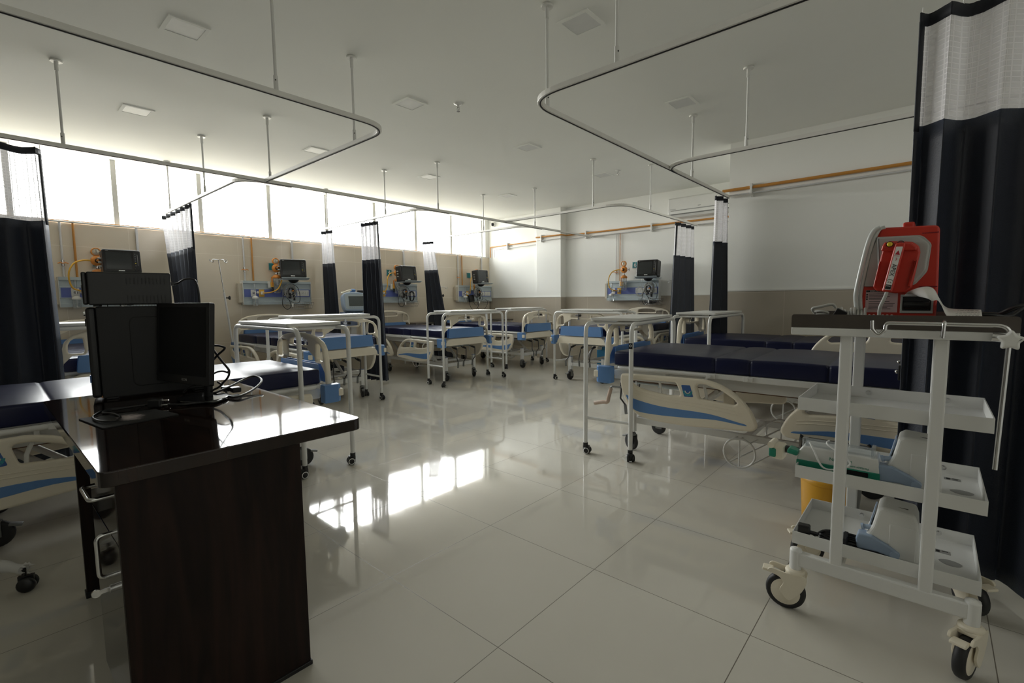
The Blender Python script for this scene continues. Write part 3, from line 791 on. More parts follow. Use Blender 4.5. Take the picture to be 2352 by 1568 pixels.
for x, y, lab in ((-3.18, 2.93, 'chrome fire sprinkler head on the ceiling, nearer to the camera'), (-3.23, 5.84, 'chrome fire sprinkler head on the ceiling near the back wall')):
    t = thing('sprinkler', lab, 'sprinkler', (x, y, H))
    m = MB(); m.lathe([(.012, -.012), (.036, -.004), (.038, 0)], n=18); m.build('rosette', 'white_plastic', t)
    m = MB(); m.cyl((0, 0, -.03), (0, 0, -.004), .009)
    for s in (-1, 1): m.tube(cr([(s * .006, 0, -.028), (s * .015, 0, -.042), (s * .005, 0, -.06)], 4), .003, 6)
    m.cyl((0, 0, -.062), (0, 0, -.028), .0025, n=8); m.build('frame_arms', 'chrome', t)
    m = MB(); m.cyl((0, 0, -.066), (0, 0, -.062), .015, n=16); m.build('deflector', 'chrome', t)

# ------------------------------------------------------------------ wall fittings
def pipe(label, pts, r, matn, cat='pipe', rr=.02, name='gas_pipe', grp=None):
    m = MB(); m.tube(fillet(pts, rr, 4) if len(pts) > 2 else pts, r, 10); return tag(m.build(name, matn), label, cat, grp)
yB, yR = YB - .035, YBR - .035
pipe('orange gas pipe along the back wall above the bed with sign 6', [(-5.83, 7.345, 2.34), (-5.235, 7.345, 2.34), (-5.235, yB, 2.34), (-1.80, yB, 2.34)], .014, 'orange_pipe')
pipe('thin white pipe along the back wall under the orange pipe', [(-5.80, 7.345, 2.275), (-5.235, 7.345, 2.275), (-5.235, yB, 2.275), (-1.80, yB, 2.275)], .008, 'pale_pipe')
pipe('orange gas pipe from the window corner to the wall column', [(-7.225, yB, 2.055), (-7.225, yB, 2.275), (-5.86, yB, 2.30)], .011, 'orange_pipe')
pipe('thin white pipe from the window corner to the wall column', [(-7.11, yB, 2.055), (-7.11, yB, 2.215), (-5.86, yB, 2.235)], .007, 'pale_pipe')
pipe('orange gas pipe along the right wall towards the large curtain', [(-1.83, yR, 2.335), (1.72, yR, 2.335)], .0165, 'orange_pipe')
pipe('thin white pipe along the right wall under the orange pipe', [(-1.77, yR, 2.275), (1.72, yR, 2.275)], .009, 'pale_pipe')
for x, y, z, lab in ((-6.72, yB, 2.26, 'white double pipe clamp in the window corner'), (-5.93, yB, 2.27, 'white double pipe clamp at the left edge of the wall column'), (-5.70, 7.35, 2.31, 'white double pipe clamp on the front of the wall column'), (-4.80, yB, 2.31, 'white double pipe clamp right of the wall column'), (-3.53, yB, 2.31, 'white double pipe clamp left of the air conditioner'), (-1.53, yR, 2.305, 'white double pipe clamp on the right wall')):
    m = MB(); m.bx(x - .010, x + .010, y - .024, y + (YB if y > 7.4 else (7.38 if y > 6 else YBR)) - y, z - .07, z + .07); m.bx(x - .013, x + .013, y - .026, y - .0, z + .02, z + .06); m.bx(x - .013, x + .013, y - .022, y, z - .05, z - .015)
    o = tag(m.build('pipe_clamp', 'white_plastic', None, .002), lab, 'clamp', 'pipe clamps')
pipe('thin orange gas pipe lying along the window ledge', [(XL + .012, -2.6, 2.075), (XL + .012, 7.2, 2.075)], .009, 'orange_pipe')
pipe('thin white pipe lying along the window ledge', [(XL + .03, -2.6, 2.062), (XL + .03, 7.42, 2.062)], .009, 'white_plastic')
# camera dome
t = thing('security_camera', 'white dome security camera high in the window corner', 'camera', (-7.13, YB, 2.755))
m = MB(); m.lathe([(.052, 0), (.052, .03), (.045, .055), (.03, .068)], n=20, M=Matrix.Rotation(PI / 2, 4, 'X')); m.build('housing', 'white_plastic', t)
m = MB(); m.ball((.012, -.062, -.008), .036, 14); m.build('lens_ball', 'black_gloss', t)
# air conditioner
t = thing('air_conditioner', 'white split air conditioner high on the back wall behind the curtain top', 'air conditioner', (-2.70, YB, 2.395))
prof = [(0, 0), (0, .305), (-.155, .305), (-.195, .285), (-.205, .12), (-.195, .055), (-.15, .008), (-.10, 0)]
prof = [(p.x, p.y) for p in fillet([(a, b, 0) for a, b in prof], .018, 4, True)]
me = panel(prof, (), .98, .012, 2)
one(me, frame((0, 0, 0), (0, 1, 0), (0, 0, 1), (1, 0, 0))).build('casing', 'white_plastic', t)
m = MB(); m.bx(-.44, .44, -.206, -.15, .040, .048); m.bx(-.44, .44, -.212, -.15, .100, .1045); m.build('vent_gap', 'grey_metal', t)
m = MB(); m.bx(-.44, .44, -.2075, -.17, .050, .098); m.build('louvre', 'white_plastic', t, .006)
m = MB(); m.bx(-.02, .0, -.2075, -.2, .135, .143); m.bx(.004, .022, -.2075, -.2, .135, .143); m.build('badge', 'grey_metal', t)
m = MB(); m.bx(-.45, -.36, -.2065, -.2, .122, .127); m.build('model_print', 'tape_grey', t)

# ------------------------------------------------------------------ bed-head service units (x right, -y into the room, z up)
UN = [ # key, origin on wall, rotation, offsets along the unit: gauge, monitor; labels
 ('2', (XL, .66), 90, .30, .52, 0, 'left of the fanned curtain, by sign 2'),
 ('3', (XL, 2.53), 90, .40, .61, -18, 'left of the ventilator'),
 ('4', (XL, 4.555), 90, .45, .59, 2, 'left of the leaning curtain'),
 ('5', (XL, 6.56), 90, .42, .43, 4, 'in the far corner under the windows'),
 ('6', (-4.33, YB), 0, .34, .875, 4, 'on the back wall below sign 6'),
]
def head_unit():
    t = thing('bed_head_unit', 'x', 'wall unit')
    prof = [(0, 0), (0, .335), (-.098, .335), (-.098, .302), (-.075, .295), (-.075, .232), (-.083, .228), (-.083, .098), (-.075, .094), (-.075, .048), (-.09, .04), (-.09, 0)]
    me = panel(prof, (), .96, .002, 1)
    one(me, frame((.48, 0, 0), (0, 1, 0), (0, 0, 1), (1, 0, 0))).build('housing', 'pale_blue', t)
    m = MB(); m.bx(.012, .948, -.0855, -.08, .108, .218); m.build('blue_strip', 'strip_blue', t)
    m = MB(); m.bx(-.055, -.001, -.07, 0, .03, .30); m.build('end_box', 'cream_dark', t, .006)
    m = MB(); m.bx(-.006, 0, -.094, 0, 0, .335); m.bx(.96, .966, -.094, 0, 0, .335); m.build('end_cap', 'white_plastic', t, .002)
    m = MB(); m.bx(.095, .165, -.09, -.083, .116, .212); vp = m.build('vacuum_outlet', 'white_plastic', t, .004)
    m = MB(); m.cyl((.13, -.115, .165), (.13, -.085, .165), .017, n=14); m.build('outlet_ring', 'chrome', vp)
    m = MB(); m.bx(.205, .278, -.09, -.083, .112, .214); op = m.build('oxygen_outlet', 'yellow', t, .004)
    m = MB(); m.bx(.222, .262, -.125, -.085, .142, .186); m.build('outlet_ring', 'white_plastic', op, .006)
    for x in (.55, .745):
        m = MB(); m.bx(x, x + .185, -.0905, -.083, .120, .208); sp_ = m.build('socket_plate', 'white_plastic', t, .004)
        m = MB()
        for q in (.035, .095):
            for dx, dz in ((0, .012), (-.010, -.010), (.010, -.010)): m.cyl((x + q + dx, -.0915, .166 + dz), (x + q + dx, -.09, .166 + dz), .004, n=8)
        m.build('socket_holes', 'black_matte', sp_)
        m = MB(); m.bx(x + .13, x + .145, -.0945, -.09, .145, .185); m.bx(x + .155, x + .17, -.0945, -.09, .145, .185); m.build('rocker_switch', 'white_plastic', sp_, .002)
    return t
hu = head_unit()
def regulator(hose_left, gx):
    t = thing('suction_regulator', 'x', 'regulator')
    # local origin at the clamp on the rail; gauge faces -y
    m = MB(); m.bx(-.05, -.005, -.035, .02, -.035, .035); cl = m.build('clamp', 'yellow', t, .004)
    m = MB(); m.bx(-.075, -.05, -.03, .015, -.045, .045); m.build('clamp_plate', 'white_plastic', cl, .003)
    m = MB(); m.cyl((-.02, -.02, -.075), (-.02, -.02, -.035), .012); m.ball((-.02, -.02, -.08), .014); m.build('clamp_knob', 'black_plastic', cl)
    Rx = Matrix.Rotation(PI / 2, 4, 'X')
    m = MB(); m.lathe([(.02, -.02), (.055, -.018), (.060, 0), (.054, .022), (.03, .03)], n=24, M=T(.03, -.05, .235) @ Rx); bd = m.build('regulator_body', 'orange', t)
    m = MB(); m.lathe([(0, .03), (.024, .03), (.026, .036), (.022, .05), (0, .05)], n=18, M=T(.03, -.05, .235) @ Rx); m.build('selector_ring', 'black_plastic', bd)
    m = MB(); m.lathe([(0, .05), (.016, .05), (.014, .058), (0, .058)], n=16, M=T(.03, -.05, .235) @ Rx); m.build('selector_knob', 'orange', bd)
    m = MB(); m.lathe([(0, -.02), (.044, -.02), (.047, -.012), (.047, .018), (.038, .020), (.036, .014), (0, .014)], n=24, M=T(.025, -.05, .335) @ Rx); g = m.build('gauge', 'orange', t)
    m = MB(); m.lathe([(0, .0145), (.036, .0145), (.036, .0155), (0, .0155)], n=20, M=T(.025, -.05, .335) @ Rx); dl = m.build('gauge_dial', 'cream', g)
    m = MB(); m.bx(.023, .027, -.0685, -.0665, .325, .362); m.build('gauge_needle', 'print_black', dl)
    m = MB(); m.cyl((.03, -.05, .285), (.03, -.05, .30), .014); m.cyl((.085, -.05, .235), (.135, -.05, .235), .011); m.cyl((.125, -.05, .205), (.125, -.05, .262), .008); m.cyl((.03, -.05, .14), (.03, -.05, .185), .015); m.ball((.03, -.05, .155), .021)
    m.build('fittings', 'chrome', t)
    m = MB(); m.lathe([(.05, 0), (.056, .006), (.054, .03), (.035, .045), (.018, .05)], (.03, -.05, .09), 22); m.bx(-.035, -.02, -.04, -.02, -.02, .11); m.bx(-.03, .01, -.05, -.03, .09, .112); cp = m.build('jar_cap', 'orange', t)
    m = MB(); m.lathe([(.030, -.01), (.046, 0), (.048, .16), (.046, .20)], (.03, -.05, -.11), 22); jr = m.build('jar', 'clear_plastic', t)
    m = MB(); m.cyl((.03, -.05, -.06), (.03, -.05, .09), .009); m.cyl((.03, -.05, -.02), (.03, -.05, .0), .022); m.build('float_valve', 'clear_plastic', jr)
    m = MB()
    hx = .242 - gx; o = V((hx, -.02, -.12))   # the yellow outlet, in this frame
    if hose_left: P = [(-.025, -.06, .235), (-.09, -.075, .235), (-.17, -.10, .20), (-.22, -.12, .11), (-.225, -.12, .0), (min(hx - .05, -.19), -.11, -.085), (hx - .02, -.08, -.115), tuple(o)]
    else: P = [(.045, -.10, .20), (.072, -.11, .19), (.085, -.12, .13), (.06, -.125, .03), (.01, -.13, -.06), (-.06, -.11, -.105), (-.12, -.07, -.12), tuple(o)]
    m.tube(cr(P, 6), .0085, 9); m.build('hose', 'hose_yellow', t)
    return t
def flowmeter():
    t = thing('oxygen_flowmeter', 'x', 'flowmeter')   # hangs from the vacuum outlet
    m = MB(); m.cyl((0, -.04, 0), (0, 0, 0), .009); m.cyl((.02, -.04, .0), (.04, -.045, .0), .011); m.lathe([(.014, 0), (.014, .03)], (0, -.04, -.02), 14); m.build('valve', 'chrome', t)
    m = MB(); m.ball((.035, -.05, .0), .018, 12); m.build('valve_knob', 'white_plastic', t)
    m = MB(); m.lathe([(.012, 0), (.013, .11), (.010, .115)], (0, -.04, .02), 14); m.build('flow_tube', 'clear_plastic', t)
    m = MB(); m.lathe([(.040, 0), (.042, .022), (.03, .03), (.012, .04)], (0, -.04, -.085), 20); m.build('bottle_cap', 'white_plastic', t)
    m = MB(); m.lathe([(.030, 0), (.036, .008), (.036, .10)], (0, -.04, -.185), 20); b = m.build('bottle', 'clear_plastic', t)
    m = MB(); m.cyl((0, -.04, -.165), (0, -.04, -.085), .004, n=8); m.ball((0, -.04, -.165), .012); m.build('diffuser_stem', 'white_plastic', b)
    return t
fm = flowmeter()
def monitor():
    t = thing('patient_monitor', 'x', 'monitor')   # base centre at origin, screen faces -y
    W, Hh, D = .345, .265, .15
    tl = Matrix.Rotation(R(-7), 4, 'X')
    me = panel(rrect(-W / 2, W / 2, 0, Hh, .022, 5), (), D, .012, 3)
    M0 = T(0, 0, .012) @ tl
    one(me, M0 @ XZ(0)).build('case', 'black_plastic', t)
    fy = -D / 2 - .001
    one(panel(rrect(-W / 2 + .012, W / 2 - .012, .012, Hh - .012, .012, 3), (), .004, .001), M0 @ XZ(fy)).build('bezel', 'black_gloss', t)
    one(panel(rrect(-W / 2 + .03, W / 2 - .085, .04, Hh - .032, .003, 2), (), .003, .0005), M0 @ XZ(fy - .002)).build('screen', 'screen_grey', t)
    cp = one(panel(rrect(W / 2 - .068, W / 2 - .018, .03, Hh - .02, .006, 2), (), .003, .0005), M0 @ XZ(fy - .0015)).build('control_panel', 'black_matte', t)
    for k in range(6):
        m = MB(); m.cyl((W / 2 - .052, fy - .006, Hh - .045 - k * .027), (W / 2 - .052, fy - .002, Hh - .045 - k * .027), .006, n=10, M=M0); m.build('button', 'grey_wheel' if k != 4 else 'button_yellow', cp)
    m = MB(); m.bx(W / 2 - .033, W / 2 - .029, fy - .004, fy - .002, .085, Hh - .05, M=M0); m.build('status_bar', 'tape_grey', cp)
    m = MB(); m.cyl((W / 2 - .045, fy - .012, .05), (W / 2 - .045, fy - .002, .05), .017, n=18, M=M0); m.build('dial', 'black_plastic', cp)
    m = MB(); m.bx(-.04, .015, fy - .0042, fy - .0022, .019, .029, M=M0); m.build('badge', 'print_white', t)
    m = MB(); m.bx(-W / 2 + .03, -W / 2 + .055, fy - .0042, fy - .0022, Hh - .022, Hh - .018, M=M0); m.build('maker_print', 'tape_grey', t)
    m = MB(); m.bx(-W / 2 + .02, W / 2 - .02, -.06, .065, -.002, .02); m.build('foot', 'black_plastic', t, .004)
    for k, z in enumerate((.17, .125, .08)):
        m = MB(); m.cyl((-W / 2 - .028, .0, z), (-W / 2 + .004, .0, z), .010, n=10, M=M0); m.build('lead_plug', 'cable_grey', t)
    return t
pm = monitor()
def shelf():
    t = thing('monitor_shelf', 'x', 'shelf')   # top of tray at z=0, wall plane at y=+.30
    m = MB(); m.bx(-.19, .19, -.13, .10, -.008, 0); m.add([(-.15, -.13, 0), (.19, -.13, 0), (.20, -.165, .022), (-.17, -.165, .022), (-.15, -.13, -.006), (.19, -.13, -.006), (.20, -.169, .017), (-.17, -.169, .017)], [(0, 1, 2, 3), (7, 6, 5, 4), (3, 2, 6, 7), (0, 3, 7, 4), (1, 5, 6, 2)])
    m.build('tray', 'pale_blue', t, .002)
    m = MB(); m.lathe([(.02, -.055), (.045, -.045), (.075, -.012), (.075, -.008)], (0, 0, 0), 20); m.build('swivel', 'black_plastic', t)
    m = MB(); m.bx(-.018, .018, .0, .275, -.052, -.028); m.bx(-.03, .03, .262, .285, -.16, .06); m.build('wall_arm', 'pale_blue', t, .003)
    return t
sh = shelf()
def basket():
    t = MB()
    for z, g in ((0, 0.), (.09, .02)):
        t.tube([(-.16 - g, -.11 - g, z), (.16 + g, -.11 - g, z), (.16 + g, .03, z), (-.16 - g, .03, z)], .0028, 6, True)
    t.tube([(-.17, -.12, .045), (.17, -.12, .045), (.17, .03, .045), (-.17, .03, .045)], .002, 5, True)
    for i in range(13):
        x = -.16 + i * .32 / 12; t.tube([(x * 1.12, -.13, .09), (x, -.11, 0), (x, .03, 0)], .0016, 5)
    for i in range(5): y = -.11 + i * .035; t.tube([(-.18, y - .01, .09), (-.16, y, 0), (.16, y, 0), (.18, y - .01, .09)], .0016, 5)
    o = t.build('wire_basket', 'chrome', org=(0, 0, 0)); return o
wb = basket()
def cable_bundle(seed, black_side):
    rnd = random.Random(seed); t = thing('cable_bundle', 'x', 'cables')
    def coil(cx, cz, r, turns, rad, jit=.02, y0=-.02, hang=1.25):
        P = []
        ph = rnd.uniform(0, 6)
        for k in range(turns * 12 + 1):
            a = 2 * PI * k / 12 + ph; q = r * (1 + rnd.uniform(-.12, .12))
            P.append((cx + math.cos(a) * q + rnd.uniform(-jit, jit) * .3, y0 - .045 * (k / (turns * 12)) + rnd.uniform(-.006, .006), cz + math.sin(a) * q * hang))
        return cr(P, 3)
    m = MB(); m.tube(coil(0, -.005, .078, 8, .0035), .0036, 6)
    m.tube(coil(.01, -.02, .055, 4, .0035, y0=-.04, hang=1.6), .003, 6)
    m.tube(cr([(-.15, .02, .22), (-.13, -.02, .10), (-.06, -.05, .0), (.03, -.06, -.10), (.02, -.06, -.19), (.07, -.06, -.15), (.10, -.05, -.03), (.06, -.03, .06)], 6), .0032, 6)
    m.tube(cr([(-.16, .03, .26), (-.17, -.03, .16), (-.12, -.05, .02), (-.10, -.05, -.12), (-.02, -.06, -.20), (.03, -.06, -.12), (.01, -.05, .02)], 6), .0026, 6)
    m.build('grey_cable', 'cable_grey', t)
    m = MB(); m.tube(coil(.0, -.01, .04, 5, .0035, y0=-.055), .0036, 6)
    if black_side == 1: m.tube(coil(.17, -.08, .05, 5, .0035, y0=-.03, hang=1.7), .0042, 6)
    m.tube(cr([(.06, .0, .10), (.12, -.03, .05), (.14, -.05, -.08), (.12, -.05, -.17), (.03, -.05, -.17), (-.05, -.05, -.10), (-.06, -.05, -.03), (-.10, -.05, -.08), (-.12, -.05, -.20), (-.06, -.06, -.27), (0, -.06, -.22), (-.02, -.05, -.14)], 6), .0042, 7)
    m.build('black_cable', 'black_plastic', t)
    m = MB(); m.bx(-.035, .0, -.085, -.05, -.11, -.03); m.bx(.035, .062, -.075, -.045, -.14, -.06); m.build('plug_block', 'black_plastic', t, .006)
    if black_side == 6:
        m = MB()
        for q in range(5): m.tube([(-.02 + math.cos(2 * PI * i / 20) * (.085 + .006 * q) , .05 + math.sin(2 * PI * i / 20) * .06, -.245 + .008 * q + .006 * math.sin(i + q)) for i in range(20)], .0045, 7, True)
        m.build('coiled_cable', 'black_plastic', t)
        m = MB(); m.tube(coil(-.16, -.05, .055, 4, .003, y0=-.03, hang=1.35), .003, 6); m.build('lead_loop', 'cable_grey', t)
    m = MB(); m.bx(.01, .04, -.09, -.07, -.01, .012); m.build('tie', 'orange', t, .003)
    m = MB(); m.bx(.0, .022, -.09, -.07, -.235, -.185); m.build('finger_clip', 'print_white', t, .004)
    return t
def sign(txt):
    t = thing('bed_sign', 'x', 'sign')
    m = MB(); m.bx(-.055, .055, -.010, 0, -.055, .055); m.build('plate', 'steel_light', t, .002)
    m = MB(); m.bx(-.048, .048, -.0115, -.0095, -.048, .048); f = m.build('face', 'teal', t)
    if txt: one(text(txt, .10, .001), XZ(-.012)).build('numeral', 'print_white', f)
    return t
mat('steel_light', (.5, .55, .56), .3, .4)
first = True
for k, (ox, oy), rot, gx, mx, myaw, where in UN:
    W = T(ox, oy, 0) @ RZ(R(rot)); wl = lambda x, y, z: W @ V((x, y, z))
    def place(o, x, y, z, label, rz=0., group=None, cat=None):
        o.location = wl(x, y, z); o.rotation_euler = (0, 0, R(rot + rz)); o['label'] = label
        if group: o['group'] = group
        if cat: o['category'] = cat
        return o
    u = hu if k == '6' else copy_tree(hu)
    place(u, 0, 0, 1.115, 'pale blue bed-head service panel ' + where, group='bed-head service panels')
    rg = regulator(k != '3', gx)
    place(rg, gx, -.11, 1.40, 'orange suction regulator with jar and yellow hose ' + where, group='suction regulators')
    f_ = fm if k == '6' else copy_tree(fm)
    place(f_, .13, -.105, 1.285, 'clear flowmeter bottle hanging on the panel ' + where, group='flowmeters')
    s_ = sh if k == '6' else copy_tree(sh)
    place(s_, mx, -.30, 1.475, 'pale swivelling monitor shelf ' + where, myaw, 'monitor shelves')
    p_ = pm if k == '6' else copy_tree(pm)
    place(p_, mx, -.30, 1.477, 'black patient monitor with dark screen ' + where, myaw, 'patient monitors')
    cb = cable_bundle(ord(k), {'4': 1, '6': 6}.get(k, 0)); place(cb, mx - .02, -.17, 1.31, 'tangle of grey and black leads hanging ' + where, group='cable tangles')
    b_ = wb if k == '6' else wb.copy()
    if k != '6': COL.objects.link(b_)
    place(b_, mx + .16 if k != '6' else mx - .04, -.06, 1.05, 'chrome wire basket under the monitor ' + where, group='wire baskets', cat='basket')
    sx, sz = {'2': (.36, 1.63), '3': (.44, 1.665), '4': (.42, 1.65), '5': (.36, 1.66), '6': (.50, 1.715)}[k]
    sg = sign(k if k in '246' else ''); place(sg, sx, -.002, sz, 'teal bed number sign ' + ('showing %s ' % k if k in '26' else '') + 'on the wall ' + ('above the leftmost service panel' if k == '2' else 'beside the monitor' if k == '6' else where), group='bed number signs')
    # drops from the pipe run
    top = 2.055 if k != '6' else 2.265
    a, b = (.055, .165) if k != '6' else (.14, .215)
    wy = -.022
    g = W @ V((a, wy, 0)); m = MB(); m.cyl((g.x, g.y, 1.452), (g.x, g.y, top), .0105 if k != '6' else .007, n=10)
    d = tag(m.build('vacuum_pipe', 'pale_pipe'), 'thin white vertical pipe with orange valve ' + where, 'pipe', 'white drop pipes')
    m = MB(); m.cyl((g.x, g.y, 1.575), (g.x, g.y, 1.64), .016, n=12); vb = m.build('valve', 'chrome', d, org=d.location)
    q = W.to_3x3() @ V((1, 0, 0)); c = V((g.x, g.y, 1.60)) + W.to_3x3() @ V((0, -.018, 0))
    m = MB(); m.tube([c - q * .045, c - q * .02 + V((0, 0, .012)), c, c + q * .02 + V((0, 0, .012)), c + q * .045], .0055, 7); m.build('valve_handle', 'orange', vb, org=d.location)
    g = W @ V((b, wy, 0)); m = MB(); m.cyl((g.x, g.y, 1.452), (g.x, g.y, top + .015), .0105 if k != '6' else .006, n=10)
    tag(m.build('oxygen_pipe', 'orange_pipe'), 'orange vertical gas pipe ' + where, 'pipe', 'orange drop pipes')
    if k != '6':
        g = W @ V((.735, -.016, 0)); m = MB(); m.bx(g.x - .016, g.x + .016, g.y - .012, g.y + .012, 1.452, 2.055)
        tag(m.build('cable_conduit', 'pale_pipe', None, .003), 'white cable conduit behind the monitor ' + where, 'conduit', 'cable conduits')
# mains lead and adapter at the far corner unit
t = thing('power_adapter', 'black power adapter with looping cable hanging from the far corner panel', 'adapter', (XL + .13, 6.56 + .30, 1.17))
m = MB(); m.bx(0, .035, -.07, .07, -.06, .08, M=Matrix.Rotation(R(8), 4, 'X')); m.build('adapter_block', 'black_plastic', t, .006)
m = MB(); m.tube(cr([(.02, -.05, -.03), (.02, -.04, -.15), (.03, .05, -.24), (.03, .16, -.18), (.02, .22, -.06), (.0, .28, .07)], 6), .0045, 7)
m.tube(cr([(.03, .16, -.18), (.03, .27, -.27), (.03, .42, -.16), (.03, .46, -.06), (.03, .36, .0), (.03, .22, -.04), (.03, .17, -.18)], 6), .0042, 7); m.build('cable', 'black_plastic', t)
m = MB(); m.bx(-.03, .01, .26, .31, .05, .10); m.build('plug', 'black_plastic', t, .008)

# ------------------------------------------------------------------ drip poles
def drip(name, label, base, top, kz, hooks, matn='white_metal', rr=.012):
    base, top = V(base), V(top); d = top - base
    t = thing(name, label, 'drip pole', base)
    f = (kz - base.z) / d.z; mid = d * f
    m = MB(); m.cyl((0, 0, 0), mid, rr, n=12); m.build('lower_tube', matn, t)
    m = MB(); m.cyl(mid - d.normalized() * .03, d, rr * .55, n=10); m.build('upper_rod', 'chrome', t)
    m = MB(); q = mid - d.normalized() * .07
    m.cyl(q, q + V((.0, .045, 0)), .008); 
    for a in range(5): m.ball(q + V((.0 + math.cos(a * 1.257) * .017, .055, math.sin(a * 1.257) * .017)), .012, 8)
    m.build('clamp_knob', 'black_plastic', t)
    for a in hooks:
        u = V((math.cos(a), math.sin(a), 0)); m = MB()
        m.tube(cr([d, d + u * .05 + V((0, 0, .004)), d + u * .085, d + u * .10 + V((0, 0, -.028)), d + u * .125 + V((0, 0, -.02)), d + u * .128 + V((0, 0, .0))], 5), .004, 7); m.build('bag_hook', 'chrome', t)
    return t
drip('drip_pole', 'leaning white drip pole with four chrome hooks left of the second service panel', (-6.97, 2.285, .50), (-6.97, 2.17, 1.70), 1.28, (.4, 1.97, 3.54, 5.1))
drip('drip_pole', 'white drip pole with chrome hook right of the leaning curtain', (-7.02, 5.93, .50), (-7.02, 5.93, 1.40), 1.31, (1.2, 4.4))
drip('drip_pole', 'grey drip pole hook showing left of the curtain below the air conditioner', (-3.08, 7.40, .50), (-3.08, 7.40, 1.42), 1.30, (3.0, .2))
t = thing('bed_end_pole', 'short white upright with black clamp beside the large curtain at the right', 'pole', (-.075, 3.05, .22))
m = MB(); m.cyl((0, 0, 0), (0, 0, .56), .0235, n=16); m.build('tube', 'white_metal', t)
m = MB(); m.bx(-.035, .03, -.03, .03, .51, .585); m.bx(-.02, .05, -.028, .028, .575, .62); m.build('clamp', 'black_plastic', t, .004)
m = MB(); m.ball((-.04, -.01, .55), .010); m.ball((-.035, -.012, .60), .008); m.build('clamp_bolt', 'chrome', t)
m = MB(); m.bx(-.02, .02, -.02, .4, .0, .03); m.build('socket_arm', 'white_metal', t)

# ------------------------------------------------------------------ ventilator on its stand
t = thing('ventilator', 'blue grey ventilator with tilted screen between two gathered curtains', 'ventilator', (-6.62, 3.84, 0), R(78))
m = MB(); m.bx(-.04, .04, -.04, .04, .12, .78); m.build('column', 'white_metal', t, .008)
for sx in (-1, 1):
    m = MB(); m.bx(min(0, sx * .26), max(0, sx * .26), -.28, -.22, .07, .12); m.bx(min(0, sx * .26), max(0, sx * .26), .20, .26, .07, .12); m.bx(-.03, .03, -.25, .25, .07, .12)
    m.build('base_leg', 'white_metal', t, .006)
    for y in (-.25, .23):
        m = MB(); m.lathe([(0, -.015), (.034, -.015), (.036, 0), (.034, .015), (0, .015)], (0, 0, 0), 16, M=T(sx * .24, y, .036) @ Matrix.Rotation(PI / 2, 4, 'Y')); m.build('caster', 'rubber', t)
m = MB(); m.bx(-.145, .145, -.16, .16, .78, .985); bd = m.build('body', 'slate_blue', t, .012)
m = MB(); m.bx(-.14, .14, -.166, -.155, .905, .98); m.build('connector_panel', 'shell_blue', bd, .004)
m = MB(); m.cyl((-.06, -.18, .955), (-.06, -.16, .955), .022); m.bx(-.12, -.02, -.178, -.165, .935, .955); m.build('socket', 'black_plastic', bd)
me = panel([(p.x, p.y) for p in cr([(-.165, .05, 0), (-.178, .14, 0), (-.165, .255, 0), (-.06, .285, 0), (.06, .285, 0), (.165, .255, 0), (.178, .14, 0), (.165, .05, 0), (.12, .0, 0), (-.12, .0, 0)], 5, True)], (), .13, .02, 3)
M0 = T(0, -.11, .995) @ Matrix.Rotation(R(-12), 4, 'X')
hd = one(me, M0 @ XZ(0)).build('screen_head', 'shell_blue', t)
one(panel(rrect(-.148, .148, .03, .252, .025, 4), (), .004, .001), M0 @ XZ(-.0655)).build('bezel', 'pale_blue', hd)
one(panel(rrect(-.095, .13, .07, .22, .004, 2), (), .004, .001), M0 @ XZ(-.068)).build('screen', 'screen_light', hd)
m = MB()
for i in range(7): m.bx(-.09 + i * .032, -.07 + i * .032, -.069, -.066, .042, .056, M=M0)
m.build('soft_keys', 'shell_blue', hd)
m = MB(); m.tube(cr([(.03, -.17, .955), (.03, -.22, .96), (.045, -.245, .92), (.05, -.24, .80), (.05, -.22, .62), (.02, -.12, .50)], 6), .0125, 10); m.build('breathing_hose', 'cream', t)
m = MB(); m.cyl((.03, -.205, .955), (.03, -.165, .955), .017); m.build('hose_connector', 'latch_blue', t)
m = MB(); m.tube(cr([(-.16, -.06, 1.27), (-.08, -.08, 1.305), (0, -.07, 1.315)], 5), .013, 9); m.tube(cr([(-.17, -.02, 1.275), (-.06, -.02, 1.285), (.02, -.02, 1.29)], 5), .012, 9); m.build('coiled_hose', 'cream', t)
m = MB(); m.cyl((-.03, -.07, 1.312), (.03, -.06, 1.31), .022); m.cyl((-.03, -.025, 1.292), (.03, -.02, 1.29), .020); m.build('hose_cuff', 'bed_blue', t)
m = MB(); m.bx(.075, .17, -.09, .0, 1.277, 1.315); m.build('sensor_box', 'black_plastic', t, .006)

# ------------------------------------------------------------------ bedside tables, bin
def sidetable(label, x, y, a):
    t = thing('bedside_table', label, 'table', (x, y, 0), R(a), 'steel bedside tables')
    m = MB(); m.bx(-.21, .21, -.21, .21, .725, .75); m.build('top', 'steel', t, .004)
    m = MB(); m.bx(-.19, .19, -.19, .19, .25, .27); m.build('lower_shelf', 'steel', t, .003)
    for sx in (-1, 1):
        for sy in (-1, 1):
            m = MB(); m.bx(sx * .18 - .013, sx * .18 + .013, sy * .18 - .013, sy * .18 + .013, 0, .725); m.build('leg', 'white_metal', t)
sidetable('steel topped bedside table in the far corner against the back wall', -6.72, 7.22, 0)
sidetable('steel topped bedside table behind the bottom of the leaning curtain', -7.02, 5.38, 0)
t = thing('waste_bin', 'blue waste bin under the bed below sign 6', 'bin', (-3.98, 6.95, 0))
m = MB(); m.bx(-.15, .15, -.15, .15, 0, .40); m.build('body', 'bin_blue', t, .015)
m = MB(); m.bx(-.16, .16, -.16, .16, .40, .43); m.build('lid', 'bin_blue', t, .01)
m = MB(); m.bx(-.05, .05, -.19, -.14, .01, .025); m.build('pedal', 'black_plastic', t, .004)

